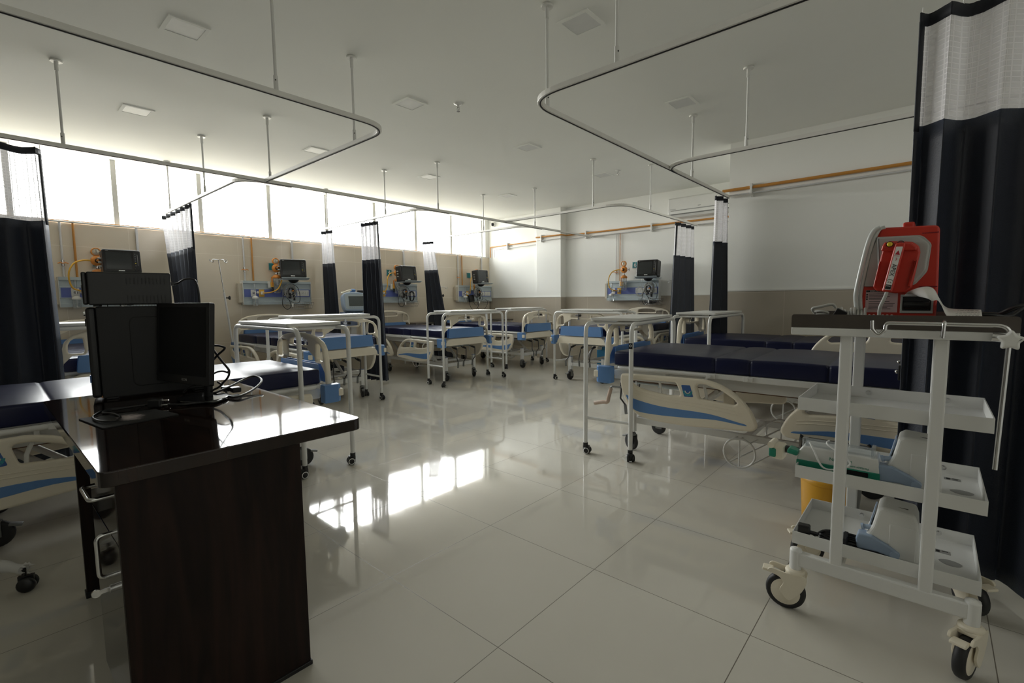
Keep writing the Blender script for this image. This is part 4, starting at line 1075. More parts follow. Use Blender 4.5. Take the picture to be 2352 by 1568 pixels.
# ------------------------------------------------------------------ trolley in the right foreground (front at y=1.90)
t = thing('medical_trolley', 'white three-shelf medical trolley on cream casters in the right foreground', 'trolley', (-.10, 2.12, 0))
TO = (-.10, 2.12, 0)
def tb(m, name, mt, bev=0., par=None, seg=2): return m.build(name, mt, par or t, bev, org=TO, seg=seg)
for x in (-.208, .028):
    for y in (1.93, 2.335):
        m = MB(); m.bx(x - .0175, x + .0175, y - .015, y + .015, .20, 1.02); tb(m, 'post', 'white_metal', .005)
for y in (1.93, 2.335):
    m = MB(); m.bx(-.32, .13, y - .016, y + .016, .175, .225); tb(m, 'base_beam', 'white_metal', .005)
m = MB(); m.bx(-.225, -.19, 1.94, 2.33, .18, .22); m.bx(.01, .045, 1.94, 2.33, .18, .22); tb(m, 'base_crossbeam', 'white_metal', .004)
for z in (.245, .495, .745):
    m = MB(); x0, x1, y0, y1, h = -.345, .155, 1.945, 2.32, .045
    e_ = .0032
    m.bx(x0 + e_, x1 - e_, y0 + e_, y1 - e_, z + .001, z + .004)
    m.bx(x0, x1, y0, y0 + .003, z, z + h); m.bx(x0, x1, y1 - .003, y1, z, z + h); m.bx(x0, x0 + .003, y0 + e_, y1 - e_, z, z + h - .0004); m.bx(x1 - .003, x1, y0 + e_, y1 - e_, z, z + h - .0004)
    s_ = tb(m, 'shelf', 'white_metal')
    for x in (-.17, .06):
        b = MB(); b.cyl((x, y1 - .012, z + .025), (x, y1 - .002, z + .025), .007, n=6); b.cyl((x, y1 - .005, z + .025), (x, y1 - .002, z + .025), .010); tb(b, 'bolt', 'chrome', 0, s_)
m = MB(); x0, x1, y0, y1 = -.366, .186, 1.895, 2.37
for a in ((x0, x1, y0, y0 + .03), (x0, x1, y1 - .03, y1), (x0, x0 + .03, y0 + .0305, y1 - .0305), (x1 - .03, x1, y0 + .0305, y1 - .0305)): m.bx(*a, 1.018, 1.044)
tb(m, 'top_frame', 'white_metal', .003)
m = MB(); m.bx(x0, x1, y0, y1, 1.044, 1.047)
lip = [(p.x, p.y) for p in fillet([(x0, 1.046, 0), (x1, 1.046, 0), (x1, 1.089, 0), (x0, 1.089, 0)], [0, 0, .010, .010], 4, True)]
for y in (y0 + .001, y1 - .001): m.mesh(panel(lip, (), .002, 0), XZ(y))
m.bx(x0, x0 + .002, y0, y1, 1.046, 1.075); m.bx(x1 - .002, x1, y0, y1, 1.046, 1.075)
tb(m, 'steel_tray', 'steel', .0008)
# casters with cream forks and wheel covers
def big_caster(x, y, ang, par):
    M = T(x, y, 0) @ RZ(ang)
    m = MB(); m.cyl((0, 0, .16), (0, 0, .228), .0195, n=18, M=M); m.lathe([(.0195, 0), (.018, .006), (.006, .009)], (0, 0, .228), 18, M=M)
    sl = m.build('stem_sleeve', 'white_metal', t, org=TO)
    m = MB(); m.ball((.0205, .004, .185), .0045, 8, M=M); m.build('screw', 'chrome', sl, org=TO)
    m = MB(); m.lathe([(.030, 0), (.033, .006), (.030, .014), (.022, .018)], (0, 0, .142), 20, M=M)
    out = [(-.02, .045), (.0, .055), (.03, .10), (.034, .145), (-.03, .145), (-.075, .150), (-.085, .135), (-.05, .125), (-.035, .105), (-.045, .075)]
    for s in (-1, 1): m.mesh(panel([(p.x, p.y) for p in cr([(a, b, 0) for a, b in out], 4, True)], (), .008, .002), M @ XZ(s * .026))
    m.bx(-.03, .032, -.026, .026, .132, .146, M=M)
    fk = m.build('fork', 'cream', t, .002, org=TO)
    m = MB(); m.bx(-.105, -.07, -.02, .02, .128, .138, M=M @ T(-.0, 0, 0)); m.build('brake_pedal', 'cream', fk, .003, org=TO)
    W = M @ T(-.028, 0, .0655) @ Matrix.Rotation(PI / 2, 4, 'X')
    m = MB(); m.lathe([(.050, -.015), (.058, -.0155), (.064, -.010), (.0655, 0), (.064, .010), (.058, .0155), (.050, .015)], n=32, M=W); m.build('tyre', 'rubber', fk, org=TO)
    m = MB(); m.lathe([(0, -.019), (.012, -.019), (.018, -.016), (.047, -.0155), (.051, -.012), (.051, .012), (.047, .0155), (.018, .016), (.012, .019), (0, .019)], n=28, M=W); m.build('wheel_cover', 'cream', fk, org=TO)
big_caster(-.328, 1.93, .12, t); big_caster(.138, 1.93, 1.25, t); big_caster(-.328, 2.335, .5, t); big_caster(.138, 2.335, 2.3, t)
# bent chrome rod with star knob
m = MB(); m.tube(fillet([(-.139, 1.875, 1.072), (-.137, 1.872, 1.045), (-.121, 1.872, 1.024), (-.106, 1.872, 1.045), (-.104, 1.874, 1.066), (.165, 1.874, 1.064), (.156, 1.87, .66)], [0, .012, .02, .012, .012, .028, 0], 8), .006, 10)
rd = tb(m, 'support_rod', 'chrome')
m = MB(); m.tube(fillet([(.030, 1.885, 1.074), (.030, 1.866, 1.07), (.028, 1.866, 1.025)], .008, 4), .0055, 9); m.cyl((.028, 1.866, 1.03), (.028, 1.90, 1.03), .006); tb(m, 'rod_clamp', 'chrome', 0, rd)
st = []
for i in range(10):
    a = 2 * PI * i / 10 + .28; r_ = .032 if i % 2 == 0 else .0185
    st.append((.164 + math.cos(a) * r_, 1.026 + math.sin(a) * r_))
me = panel([(p.x, p.y) for p in fillet([(a, b, 0) for a, b in st], [.010 if i % 2 == 0 else .006 for i in range(10)], 4, True)], (), .022, .007, 3)
k = tb(one(me, XZ(1.846)), 'star_knob', 'white_plastic')
m = MB(); m.cyl((.164, 1.855, 1.026), (.164, 1.90, 1.03), .009); m.cyl((.13, 1.88, 1.032), (.165, 1.88, 1.028), .012); tb(m, 'knob_screw', 'chrome', 0, k)
for z, x in ((.5, .115), (.25, .115)):
    pass

# items on the two lower shelves
def pump_unit(z, x, y, label, lid):
    t = thing('pump_unit', label, 'medical device', (x, y, z), 0, 'white pump units on the trolley')
    out = [(-.070, 0), (.060, 0), (.066, .02), (.058, .15), (.050, .175), (-.035, .182), (-.050, .17), (-.062, .11), (-.08, .07), (-.076, .02)]
    me = panel([(p.x, p.y) for p in fillet([(a, b, 0) for a, b in out], .014, 4, True)], (), .13, .012, 3)
    one(me, XZ(0)).build('case', 'white_plastic', t)
    m = MB(); m.bx(-.015, .055, -.068, -.063, .02, .13); m.build('side_cover', 'white_plastic', t, .012, seg=3)
    lt = [(-.105, .055), (-.10, .075), (-.06, .078), (-.01, .055), (.015, .04), (.018, .028), (.005, .018), (-.045, .025), (-.10, .02)]
    me = panel([(p.x, p.y) for p in fillet([(a, b, 0) for a, b in lt], .008, 3, True)], (), .05, .006, 2)
    la_ = one(me, XZ(-.052)).build('side_latch', 'latch_blue', t)
    m = MB(); m.cyl((.003, -.080, .030), (.003, -.07, .030), .013, n=18); m.build('latch_pivot', 'shell_blue', la_)
    m = MB(); m.cyl((-.085, -.05, .095), (-.055, -.05, .100), .008); m.cyl((-.092, -.05, .093), (-.085, -.05, .095), .011); m.build('inlet_knob', 'shell_blue', t)
    one(panel(rrect(-.05, .05, -.035, .035, .008, 3), (), .004, .001), frame((-.0645, 0, .125), (0, -1, 0), (.2, 0, .98), (-1, 0, .1))).build('screen', 'latch_blue', t)
    m = MB(); m.tube([(.0, -.02, .176), (.03, -.02, .176)], .003); m.build('carry_clip', 'dark_metal', t)
    m = MB(); m.bx(-.05, .05, -.05, .05, -.005, .004); m.build('feet', 'black_plastic', t, .003)
    return t
pump_unit(.503, -.012, 2.07, 'white pump unit with grey blue latch on the middle trolley shelf', 0)
pump_unit(.253, -.055, 2.06, 'white pump unit with grey blue latch on the lowest trolley shelf', 0)
t2 = thing('syringe_pump', 'white and green syringe pump lying on the middle trolley shelf', 'medical device', (-.225, 2.02, .524))
out = [(-.13, 0), (.12, 0), (.12, .03), (.115, .075), (-.105, .078), (-.118, .06)]
me = panel([(p.x, p.y) for p in fillet([(a, b, 0) for a, b in out], .010, 3, True)], (), .10, .006, 2); one(me, XZ(.02)).build('case', 'white_plastic', t2)
m = MB(); m.bx(-.125, .122, -.034, .076, .002, .026); gb = m.build('green_band', 'green', t2, .003)
for fx_ in (-.10, .10):
    m = MB(); m.bx(fx_ - .012, fx_ + .012, -.02, .06, -.0255, .002); m.build('foot', 'rubber', t2, .002)
m = MB(); m.bx(.02, .09, -.0355, -.032, .006, .022); m.build('display', 'black_gloss', gb)
one(text('B BRAUN', .016, .0004), frame((.01, -.0305, .048), (-1, 0, 0), (0, 0, -1), (0, -1, 0))).build('maker_print', 'green', t2)
one(text('Perfusor compact', .010, .0004), frame((.055, -.0305, .034), (-1, 0, 0), (0, 0, -1), (0, -1, 0))).build('model_print', 'green', t2)
m = MB(); m.bx(-.205, -.165, -.045, .02, .012, .068); dr = m.build('drive_head', 'cream', t2, .010, seg=3)
m = MB(); m.cyl((-.208, -.05, .066), (-.208, .02, .066), .012, n=16); m.build('head_roll', 'cream', dr, .003)
m = MB(); m.bx(-.215, -.19, -.05, -.01, .02, .055); m.build('clamp_lever', 'green', dr, .006)
m = MB(); m.bx(-.16, -.125, -.055, .0, .02, .04, M=Matrix.Rotation(R(10), 4, 'Y')); m.build('clamp_lever', 'green', dr, .006)
m = MB(); m.cyl((-.165, -.01, .05), (-.12, -.01, .05), .014); m.build('drive_rod', 'dark_metal', dr)
m = MB(); m.cyl((-.10, -.005, .088), (.10, -.005, .088), .016, n=16); m.bx(.095, .105, -.028, .02, .07, .11); m.bx(-.11, -.095, -.02, .01, .075, .105); m.build('syringe_barrel', 'clear_plastic', t2)
m = MB(); m.tube(cr([(-.085, -.03, .095), (-.07, -.045, .075), (-.04, -.052, .02), (.0, -.055, .02), (.04, -.05, .045), (.02, -.045, .07), (-.03, -.03, .098), (-.03, .0, .105)], 6), .0032, 7); m.build('tubing', 'print_white', t2)
t3 = thing('power_cable', 'coiled black power cord with plug on the lowest trolley shelf', 'cord', (-.19, 2.0, .253))
m = MB(); P = []
for kx in range(5):
    P += [(-.07, -.018 + .008 * kx, .012 + .008 * (kx % 3)), (.0, -.03 + .008 * kx, .014 + .008 * (kx % 2)), (.105, -.02 + .006 * kx, .012 + .007 * kx), (.112, .0 + .004 * kx, .016 + .006 * kx), (.02, .012 + .004 * kx, .02 + .006 * kx), (-.06, .01 + .002 * kx, .02 + .005 * kx)]
P += [(-.09, .0, .02), (-.10, -.01, .03)]
m.tube(cr(P, 5), .0048, 7); m.build('cable', 'black_plastic', t3)
m = MB(); m.bx(-.145, -.105, -.035, .0, .026, .062, M=RZ(.1)); m.cyl((-.105, -.018, .033), (-.08, -.012, .03), .007); m.build('plug', 'black_plastic', t3, .006)
m = MB(); m.bx(-.006, .006, -.038, .03, .006, .052); m.build('tie', 'black_matte', t3, .002)
for z, x, lab in ((.4985, .105, 'grey torn tape patch on the middle trolley shelf'), (.2485, .09, 'grey torn tape patch on the lowest trolley shelf')):
    me = panel([(p.x, p.y) for p in cr([(-.03, .005, 0), (-.012, .022, 0), (.014, .02, 0), (.03, .004, 0), (.018, -.018, 0), (-.01, -.02, 0)], 4, True)], (), .0014, 0)
    tag(one(me, T(x, 2.12, z + .0008)).build('tape_patch', 'tape_grey'), lab, 'tape')
t4 = thing('shelf_label', 'small printed sticker on the middle trolley shelf behind the pump unit', 'sticker', (.085, 2.255, .4985))
m = MB(); m.bx(-.022, .022, -.014, .014, 0, .001); m.build('sheet', 'tape_grey', t4)
m = MB(); m.bx(-.016, -.006, -.009, .009, .001, .0014); m.bx(.0, .016, .003, .008, .001, .0014); m.bx(.0, .014, -.008, -.004, .001, .0014); m.build('print_mark', 'print_black', t4)
t4 = thing('shelf_label', 'small printed sticker on the lowest trolley shelf behind the pump unit', 'sticker', (.07, 2.20, .2485))
m = MB(); m.bx(-.022, .022, -.014, .014, 0, .001); m.build('sheet', 'tape_grey', t4)
m = MB(); m.bx(-.016, -.006, -.009, .009, .001, .0014); m.bx(.0, .016, .003, .008, .001, .0014); m.build('print_mark', 'print_black', t4)
# bins on the floor behind the trolley
t = thing('sharps_bin', 'yellow bin on the floor behind the lower trolley shelves', 'bin', (-.33, 2.66, 0))
m = MB(); m.lathe([(.095, 0), (.10, .01), (.115, .27), (.112, .28)], n=28); m.build('body', 'amber', t)
m = MB(); m.lathe([(.118, .268), (.12, .285), (.10, .30), (.0, .304)], n=28); m.build('lid', 'amber', t)
t = thing('waste_bag_bin', 'black lined bin standing behind the syringe pump on the floor', 'bin', (-.36, 3.02, 0))
m = MB(); m.lathe([(.12, 0), (.125, .02), (.15, .36)], n=26); m.build('body', 'grey_metal', t)
m = MB()
rim = []
for i in range(36):
    a = 2 * PI * i / 36; rim.append((math.cos(a) * (.152 + .006 * math.sin(5 * a)), math.sin(a) * (.152 + .006 * math.cos(7 * a))))
vs = [(x, y, .36) for x, y in rim] + [(x * 1.05, y * 1.05, .37 + .012 * math.sin(3 * i)) for i, (x, y) in enumerate(rim)] + [(x * 1.08, y * 1.08, .27 + .02 * math.sin(2 * i)) for i, (x, y) in enumerate(rim)]
m.add(vs, [(j * 36 + i, j * 36 + (i + 1) % 36, (j + 1) * 36 + (i + 1) % 36, (j + 1) * 36 + i) for j in (0, 1) for i in range(36)], True); m.build('bag', 'black_gloss', t, 0, .002)

# ------------------------------------------------------------------ defibrillator on the trolley top
DY = 2.03                      # plane of the side that faces the camera
d = thing('defibrillator', 'red and grey defibrillator with red paddle on top of the trolley', 'medical device', (-.09, 2.13, 1.048))
DO = (-.09, 2.13, 1.048)
def db(m, name, mt, par=None, bev=0.): return m.build(name, mt, par or d, bev, org=DO)
fl = lambda pts, r: [(p.x, p.y) for p in fillet([(a, b, 0) for a, b in pts], r, 4, True)]
body = fl([(-.186, 1.05), (-.182, 1.174), (-.164, 1.289), (-.143, 1.376), (.007, 1.370), (.012, 1.176), (.011, 1.05)], [.004, .02, .02, .004, .018, .01, .004])
db(one(panel(body, (), .20, .006, 2), XZ(DY + .10)), 'case', 'red')
for k_, (dx, y) in enumerate(((0, DY - .004), (.012, DY + .004))):
    m = MB(); m.tube(cr([(-.186 + dx, y, 1.052), (-.198 + dx, y, 1.13), (-.197 + dx, y, 1.18), (-.176 + dx, y, 1.315), (-.160 + dx, y, 1.366), (-.142 + dx, y, 1.377)], 6), .0068, 10)
    db(m, 'edge_rib', 'defib_rib'); m = MB()
    m.tube(cr([(-.186 + dx, y + .195, 1.052), (-.198 + dx, y + .195, 1.13), (-.197 + dx, y + .195, 1.18), (-.176 + dx, y + .195, 1.315), (-.160 + dx, y + .195, 1.366), (-.142 + dx, y + .195, 1.377)], 6), .0068, 10)
    db(m, 'edge_rib', 'defib_rib')
fr = fl([(-.190, 1.055), (-.200, 1.15), (-.182, 1.30), (-.158, 1.368), (-.150, 1.372), (-.175, 1.2), (-.18, 1.055)], .004)
db(one(panel(fr, (), .19, .001), XZ(DY + .10)), 'front_panel', 'defib_rib')
well = fl([(-.178, 1.181), (-.164, 1.289), (-.149, 1.346), (-.034, 1.342), (-.010, 1.312), (-.016, 1.226), (-.046, 1.182)], [.004, .02, .004, .03, .02, .03, .02])
w_ = db(one(panel(well, (), .006, .0018, 2), XZ(DY - .001)), 'side_plate', 'defib_grey')
for k_, (o_, th) in enumerate((([(-.150, 1.345), (-.045, 1.341), (-.014, 1.312), (-.020, 1.228), (-.050, 1.183), (-.140, 1.183)], .014), ([(-.146, 1.336), (-.055, 1.333), (-.030, 1.312), (-.036, 1.236), (-.058, 1.190), (-.140, 1.190)], .026))):
    w_ = db(one(panel(fl(o_, [.004, .032, .026, .03, .02, .004]), (), th, .006, 3), XZ(DY - .003)), 'paddle_well_rim', 'defib_grey', w_) if k_ == 0 else w_
pd = fl([(-.152, 1.180), (-.133, 1.296), (-.130, 1.320), (-.115, 1.328), (-.057, 1.321), (-.040, 1.306), (-.036, 1.286), (-.051, 1.177), (-.064, 1.159), (-.092, 1.157), (-.142, 1.166)], [.01, .01, .008, .008, .012, .012, .012, .012, .012, .01, .012])
p_ = db(one(panel(pd, (), .020, .006, 3), XZ(DY - .018)), 'paddle', 'red')
hd = fl([(-.126, 1.163), (-.098, 1.318), (-.072, 1.318), (-.099, 1.160)], .006)
db(one(panel(hd, (), .032, .005, 3), XZ(DY - .038)), 'paddle_handle', 'red', p_)
gr = fl([(-.1325, 1.312), (-.1265, 1.324), (-.058, 1.317), (-.044, 1.303), (-.046, 1.291), (-.136, 1.297)], .005)
db(one(panel(gr, (), .020, .006, 2), XZ(DY - .032)), 'paddle_ridge', 'red', p_)
gr = fl([(-.150, 1.180), (-.138, 1.262), (-.134, 1.262), (-.146, 1.178)], .001); m = MB().mesh(panel(gr, (), .014, .003), XZ(DY - .031))
gr = fl([(-.062, 1.178), (-.050, 1.262), (-.042, 1.262), (-.055, 1.176)], .001); m.mesh(panel(gr, (), .014, .003), XZ(DY - .031)); db(m, 'grip_edge', 'red', p_)
ls = fl([(-.1195, 1.170), (-.0955, 1.306), (-.0785, 1.305), (-.1035, 1.168)], .002)
lb = db(one(panel(ls, (), .001, 0), XZ(DY - .0547)), 'paddle_label', 'paper', p_)
ax = V((-.1015 + .0805 - .0065, 0, 1.306 - 1.169)); ax = V((.0245, 0, .1365)).normalized(); nx = V((ax.z, 0, -ax.x))
def on_label(u, w): return V((-.1115, DY - .0556, 1.169)) + ax * u + nx * w
def ltext(t_, size, u, w, mtn, vertical=False):
    M = frame(on_label(u, w), -ax if vertical else nx, nx if vertical else ax, (0, -1, 0))
    db(one(text(t_, size, .0003), M), 'lettering', mtn, lb)
m = MB(); m.add([on_label(.113, -.0065), on_label(.113, .0065), on_label(.127, 0)], [(0, 1, 2)]); db(m, 'warning_triangle', 'print_red', lb)
ltext('SHOCK', .0042, .109, 0, 'print_red'); ltext('3', .012, .0985, 0, 'print_red'); ltext('APEX', .0165, .064, 0, 'print_black', True)
m = MB(); m.tube([on_label(.028 + .0058 * math.sin(a), .0068 * math.cos(a)) for a in [PI * i / 10 for i in range(11)]], .0006, 5); m.tube([on_label(.022, -.003), on_label(.026, -.004), on_label(.026, -.001)], .0006, 5); m.tube([on_label(.022, .004), on_label(.026, .002), on_label(.025, .005)], .0006, 5); db(m, 'torso_print', 'print_black', lb)
m = MB(); m.add([on_label(.002, -.0075), on_label(.002, .0075), on_label(.0165, .0075), on_label(.0165, -.0075)], [(0, 1, 2, 3)]); bl = db(m, 'pull_tab_print', 'print_black', lb)
M = frame(on_label(.012, 0) + V((0, -.0004, 0)), nx, ax, (0, -1, 0)); db(one(text('PULL', .0052, .0003), M), 'pull_lettering', 'print_white', lb)
for x, z, mt in ((-.1125, 1.3165, 'button_yellow'), (-.085, 1.3165, 'button_red')):
    m = MB(); m.cyl((x, DY - .046, z - .001), (x, DY - .036, z - .001), .0095, n=18); bz = db(m, 'button_bezel', 'black_plastic', p_)
    m = MB(); m.lathe([(.0075, 0), (.0072, .003), (.004, .0048), (0, .005)], n=18, M=T(x, DY - .046, z - .001) @ Matrix.Rotation(PI / 2, 4, 'X')); db(m, 'button', mt, bz)
m = MB(); m.bx(-.086, -.055, DY + .03, DY + .17, 1.366, 1.391); db(m, 'carry_handle', 'red', d, .006)
m = MB(); m.bx(-.035, .005, DY - .0015, DY, 1.346, 1.349); m.bx(-.035, .01, DY - .0015, DY, 1.176, 1.179); db(m, 'moulding_line', 'button_red')
m = MB(); m.bx(-.172, -.086, DY - .0015, DY + .001, 1.094, 1.169); sh_ = db(m, 'instruction_sheet', 'pink_label')
m = MB(); m.bx(-.171, -.087, DY - .0022, DY - .0012, 1.162, 1.1685); db(m, 'sheet_header', 'print_black', sh_)
db(one(text('EMERGENCY', .0062, .0003), XZ(DY - .0024) @ T(-.143, 1.1652, 0)), 'header_lettering', 'paper', sh_)
m = MB(); rl = random.Random(4)
for z in (1.156, 1.151, 1.147, 1.142, 1.138, 1.130, 1.124, 1.119, 1.115, 1.111, 1.106): m.bx(-.163, -.163 + rl.uniform(.045, .072), DY - .0021, DY - .0012, z - .0009, z + .0006)
for z in (1.1535, 1.146, 1.1385): m.cyl((-.168, DY - .0021, z), (-.168, DY - .0012, z), .0028, n=10)
db(m, 'sheet_print', 'print_black', sh_)
m = MB(); m.bx(-.079, .003, DY - .004, DY + .001, 1.092, 1.100); m.bx(-.079, .003, DY - .004, DY + .001, 1.146, 1.153); m.bx(-.079, -.073, DY - .004, DY + .001, 1.10, 1.146); m.bx(-.003, .003, DY - .004, DY + .001, 1.10, 1.146)
pr = db(m, 'printer_frame', 'defib_grey', d, .001)
m = MB(); m.bx(-.073, -.003, DY - .0015, DY + .001, 1.10, 1.146); db(m, 'printer_door', 'black_matte', pr)
m = MB(); m.cyl((-.070, DY - .003, 1.118), (-.006, DY - .003, 1.118), .013, n=16); db(m, 'paper_roller', 'black_plastic', pr)
cp = cr([(-.112, DY - .045, 1.165), (-.117, DY - .05, 1.145), (-.128, DY - .05, 1.11), (-.130, DY - .04, 1.075), (-.128, DY - .03, 1.062)], 6)
m = MB(); m.tube(cp, .0052, 9)
P = []
for i in range(64):
    a = 2 * PI * i / 9; P.append((-.170 + .0013 * i + .0, DY - .045 + .013 * math.cos(a), 1.0625 + .012 * math.sin(a) + .010))
m.tube(cr(P, 2), .0042, 7); db(m, 'paddle_cable', 'cable_grey', p_)
# paper strip from the printer
t = MB()
k = (3.136, 1780, 480)
e1 = cr([(-.070, DY - .004, 1.150), (-.058, DY - .03, 1.163), (-.033, DY - .05, 1.174), (-.010, DY - .045, 1.176), (.004, DY - .04, 1.166), (.016, DY - .02, 1.140), (.030, DY + .01, 1.115), (.052, DY + .02, 1.106), (.114, DY + .02, 1.104)], 6)
e2 = cr([(-.004, DY - .004, 1.150), (-.035, DY - .045, 1.148), (-.012, DY - .075, 1.140), (.000, DY - .075, 1.133), (.012, DY - .07, 1.134), (.022, DY - .06, 1.118), (.036, DY - .055, 1.086), (.055, DY - .055, 1.082), (.114, DY - .055, 1.082)], 6)
vs = []
for a_, b_ in zip(e1, e2): vs += [a_, b_]
prof = e1
t.add(vs, [(2 * i, 2 * i + 1, 2 * i + 3, 2 * i + 2) for i in range(len(prof) - 1)], True)
ps = tag(t.build('paper_strip', 'paper', None, 0, .0006), 'white printed paper strip curling out of the defibrillator printer', 'paper')
lc = ps.location.copy(); m = MB(); rl = random.Random(2)
for i in range(4):
    f_ = (i + .6) / 4.6; y = DY + .02 - .075 * f_; z = 1.104 - .022 * f_; x = .056
    while x < .108:
        w = rl.uniform(.003, .008); m.add([(x, y, z + .0012), (min(x + w, .11), y, z + .0012), (min(x + w, .11), y - .004, z), (x, y - .004, z)], [(0, 1, 2, 3)]); x += w + .003
m.build('printed_lines', 'tape_grey', ps, org=lc)
# coiled lead and black block left of the defibrillator
t = thing('coiled_lead', 'coiled grey lead with black block on the trolley top, left of the defibrillator', 'cord', (-.255, 2.02, 1.048))
m = MB(); P = []
for i in range(70):
    a = 2 * PI * i / 8; P.append((.005 + .0012 * i, .016 * math.cos(a) + .004 * math.sin(i * .7), .038 + .017 * math.sin(a) + .006 * math.sin(i * .2)))
m.tube(cr(P, 2), .0042, 7)
m.tube(cr([(-.06, .0, .04), (-.068, -.01, .058), (-.04, -.012, .066), (-.01, -.005, .073), (.0, 0, .06)], 6), .005, 8)
m.tube(cr([(-.05, .02, .03), (-.065, .0, .045), (-.04, -.02, .05), (-.02, -.01, .042), (-.055, -.005, .036), (-.03, .01, .03)], 6), .0045, 8)
m.build('lead', 'cable_grey', t)
m = MB(); m.bx(-.022, .012, -.02, .015, .022, .058, M=Matrix.Rotation(R(28), 4, 'Y')); bk = m.build('connector_block', 'black_plastic', t, .003)
m = MB(); m.bx(.004, .018, -.026, -.021, .018, .036, M=Matrix.Rotation(R(20), 4, 'Y')); m.build('marker', 'button_yellow', bk, .002)
t = thing('defibrillator_tray_cables', 'dark cables on the trolley top right of the paper strip', 'cord', (.16, 2.22, 1.05))
m = MB(); m.tube(cr([(-.08, -.02, .03), (-.02, -.03, .034), (.03, -.01, .03), (.06, .0, .055), (.10, .03, .05)], 6), .006, 8); m.tube(cr([(-.06, .04, .02), (.0, .05, .03), (.05, .03, .06), (.11, .06, .075)], 6), .008, 8); m.build('cable', 'black_plastic', t)

# ------------------------------------------------------------------ desk in the left foreground
DZ = .76
dk = thing('office_desk', 'dark wood grain desk with drawer pedestal in the left foreground', 'desk', (-2.05, .50, 0))
KO = (-2.05, .50, 0)
def kb(m, name, mt, par=None, bev=0., seg=2): return m.build(name, mt, par or dk, bev, org=KO, seg=seg)
kb(one(panel(rrect(-2.685, -1.417, .165, .842, .03, 5), (), .038, .003, 2), T(0, 0, DZ - .019)), 'desktop', 'dark_wood')
m = MB(); m.bx(-1.447, -1.428, .195, .635, .012, .722); kb(m, 'side_panel', 'dark_wood_side', None, .001)
m = MB(); m.bx(-1.452, -1.424, .19, .64, 0, .014); kb(m, 'plinth_foot', 'black_plastic', None, .002)
m = MB(); m.bx(-2.455, -2.43, .222, .60, .012, .722); kb(m, 'leg_panel', 'dark_wood_side', None, .001)
m = MB(); m.bx(-2.462, -2.423, .217, .605, 0, .025); kb(m, 'leg_foot', 'black_plastic', None, .002)
m = MB(); m.bx(-2.43, -1.83, .60, .618, .25, .722); kb(m, 'modesty_panel', 'dark_wood')
m = MB(); m.bx(-1.85, -1.447, .215, .635, .05, .72); pe = kb(m, 'pedestal', 'dark_wood')
m = MB(); m.bx(-1.845, -1.449, .197, .214, .56, .715); dr = kb(m, 'drawer', 'wood_gloss' if 'wood_gloss' in MATS else 'dark_wood', None, .001)
def handle(p0, p1, out, par):
    p0, p1 = V(p0), V(p1); o_ = V((0, -out, 0)); m = MB()
    m.tube(fillet([p0, p0 + o_, p1 + o_, p1], .016, 6), .0055, 9); return kb(m, 'handle', 'chrome', par)
handle((-1.70, .197, .655), (-1.57, .197, .655), .035, dr)
m = MB(); m.bx(-1.845, -1.449, .197, .214, .06, .555); dd = kb(m, 'cabinet_door', 'dark_wood', None, .001)
handle((-1.55, .197, .565), (-1.55, .197, .455), .030, dd)
m = MB(); m.cyl((-1.55, .185, .42), (-1.55, .20, .42), .010); lk = kb(m, 'lock', 'chrome', dd)
m = MB(); m.bx(-1.552, -1.548, .16, .186, .415, .425); m.cyl((-1.553, .158, .42), (-1.547, .158, .42), .010); kb(m, 'key', 'chrome', lk)

# computer tower, second case lying on it
t = thing('computer_tower', 'large black computer tower standing on the dark desk', 'computer', (-2.56, .50, DZ), R(-9))
m = MB(); m.bx(-.085, .085, -.16, .205, .008, .378); m.build('case', 'black_matte', t, .004)
one(panel(rrect(-.06, .16, .045, .335, .03, 5), (), .010, .004, 2), frame((.083, 0, 0), (0, 1, 0), (0, 0, 1), (1, 0, 0))).build('side_bulge', 'black_matte', t)
m = MB(); m.bx(-.083, .083, -.192, -.16, .010, .376); fr_ = m.build('front_bezel', 'black_plastic', t, .012, seg=3)
m = MB(); m.bx(-.05, .05, -.196, -.191, .30, .33); m.build('drive_bay', 'black_gloss', fr_, .002)
m = MB(); m.cyl((.05, -.198, .35), (.05, -.190, .35), .008, n=14); m.build('power_button', 'chrome', fr_)
m = MB(); m.bx(.060, .080, -.1945, -.190, .075, .105); m.build('case_sticker', 'plate_blue', fr_)
for y in (-.13, .17):
    m = MB(); m.bx(-.08, .08, y - .02, y + .02, 0, .01); m.build('foot', 'black_plastic', t, .003)
t = thing('flat_computer_case', 'flat black computer case with vent slots lying on top of the tower', 'computer', (-2.555, .485, DZ + .379), R(-9))
m = MB(); m.bx(-.12, .09, -.165, .105, .006, .138); cs = m.build('case', 'black_plastic', t, .005)
m = MB(); m.bx(-.12, .09, -.181, -.165, .008, .136); bz = m.build('front_bezel', 'black_gloss', t, .005)
m = MB(); m.bx(.02, .07, -.1835, -.1805, .045, .085); m.build('display', 'screen_light', bz)
m = MB()
for i in range(11):
    y = -.045 + i * .0125
    m.bx(.0895, .0915, y, y + .004, .090, .118); m.bx(.0895, .0915, y, y + .004, .010, .045)
m.build('vent_slots', 'rubber', cs)
for x in (-.1, .07):
    for y in (-.14, .08):
        m = MB(); m.cyl((x, y, 0), (x, y, .007), .012); m.build('foot', 'rubber', t)
m = MB(); m.bx(-.02, .03, .105, .120, .088, .102); m.tube(cr([(.005, .118, .095), (.01, .135, .098), (.02, .16, .115), (.03, .185, .118), (.04, .20, .105), (.045, .208, .05), (.03, .21, -.10), (.0, .20, -.22)], 6), .0042, 8); m.build('power_lead', 'black_plastic', t)

mat('screen_matte', (.007, .007, .008), .5, spec=.25)
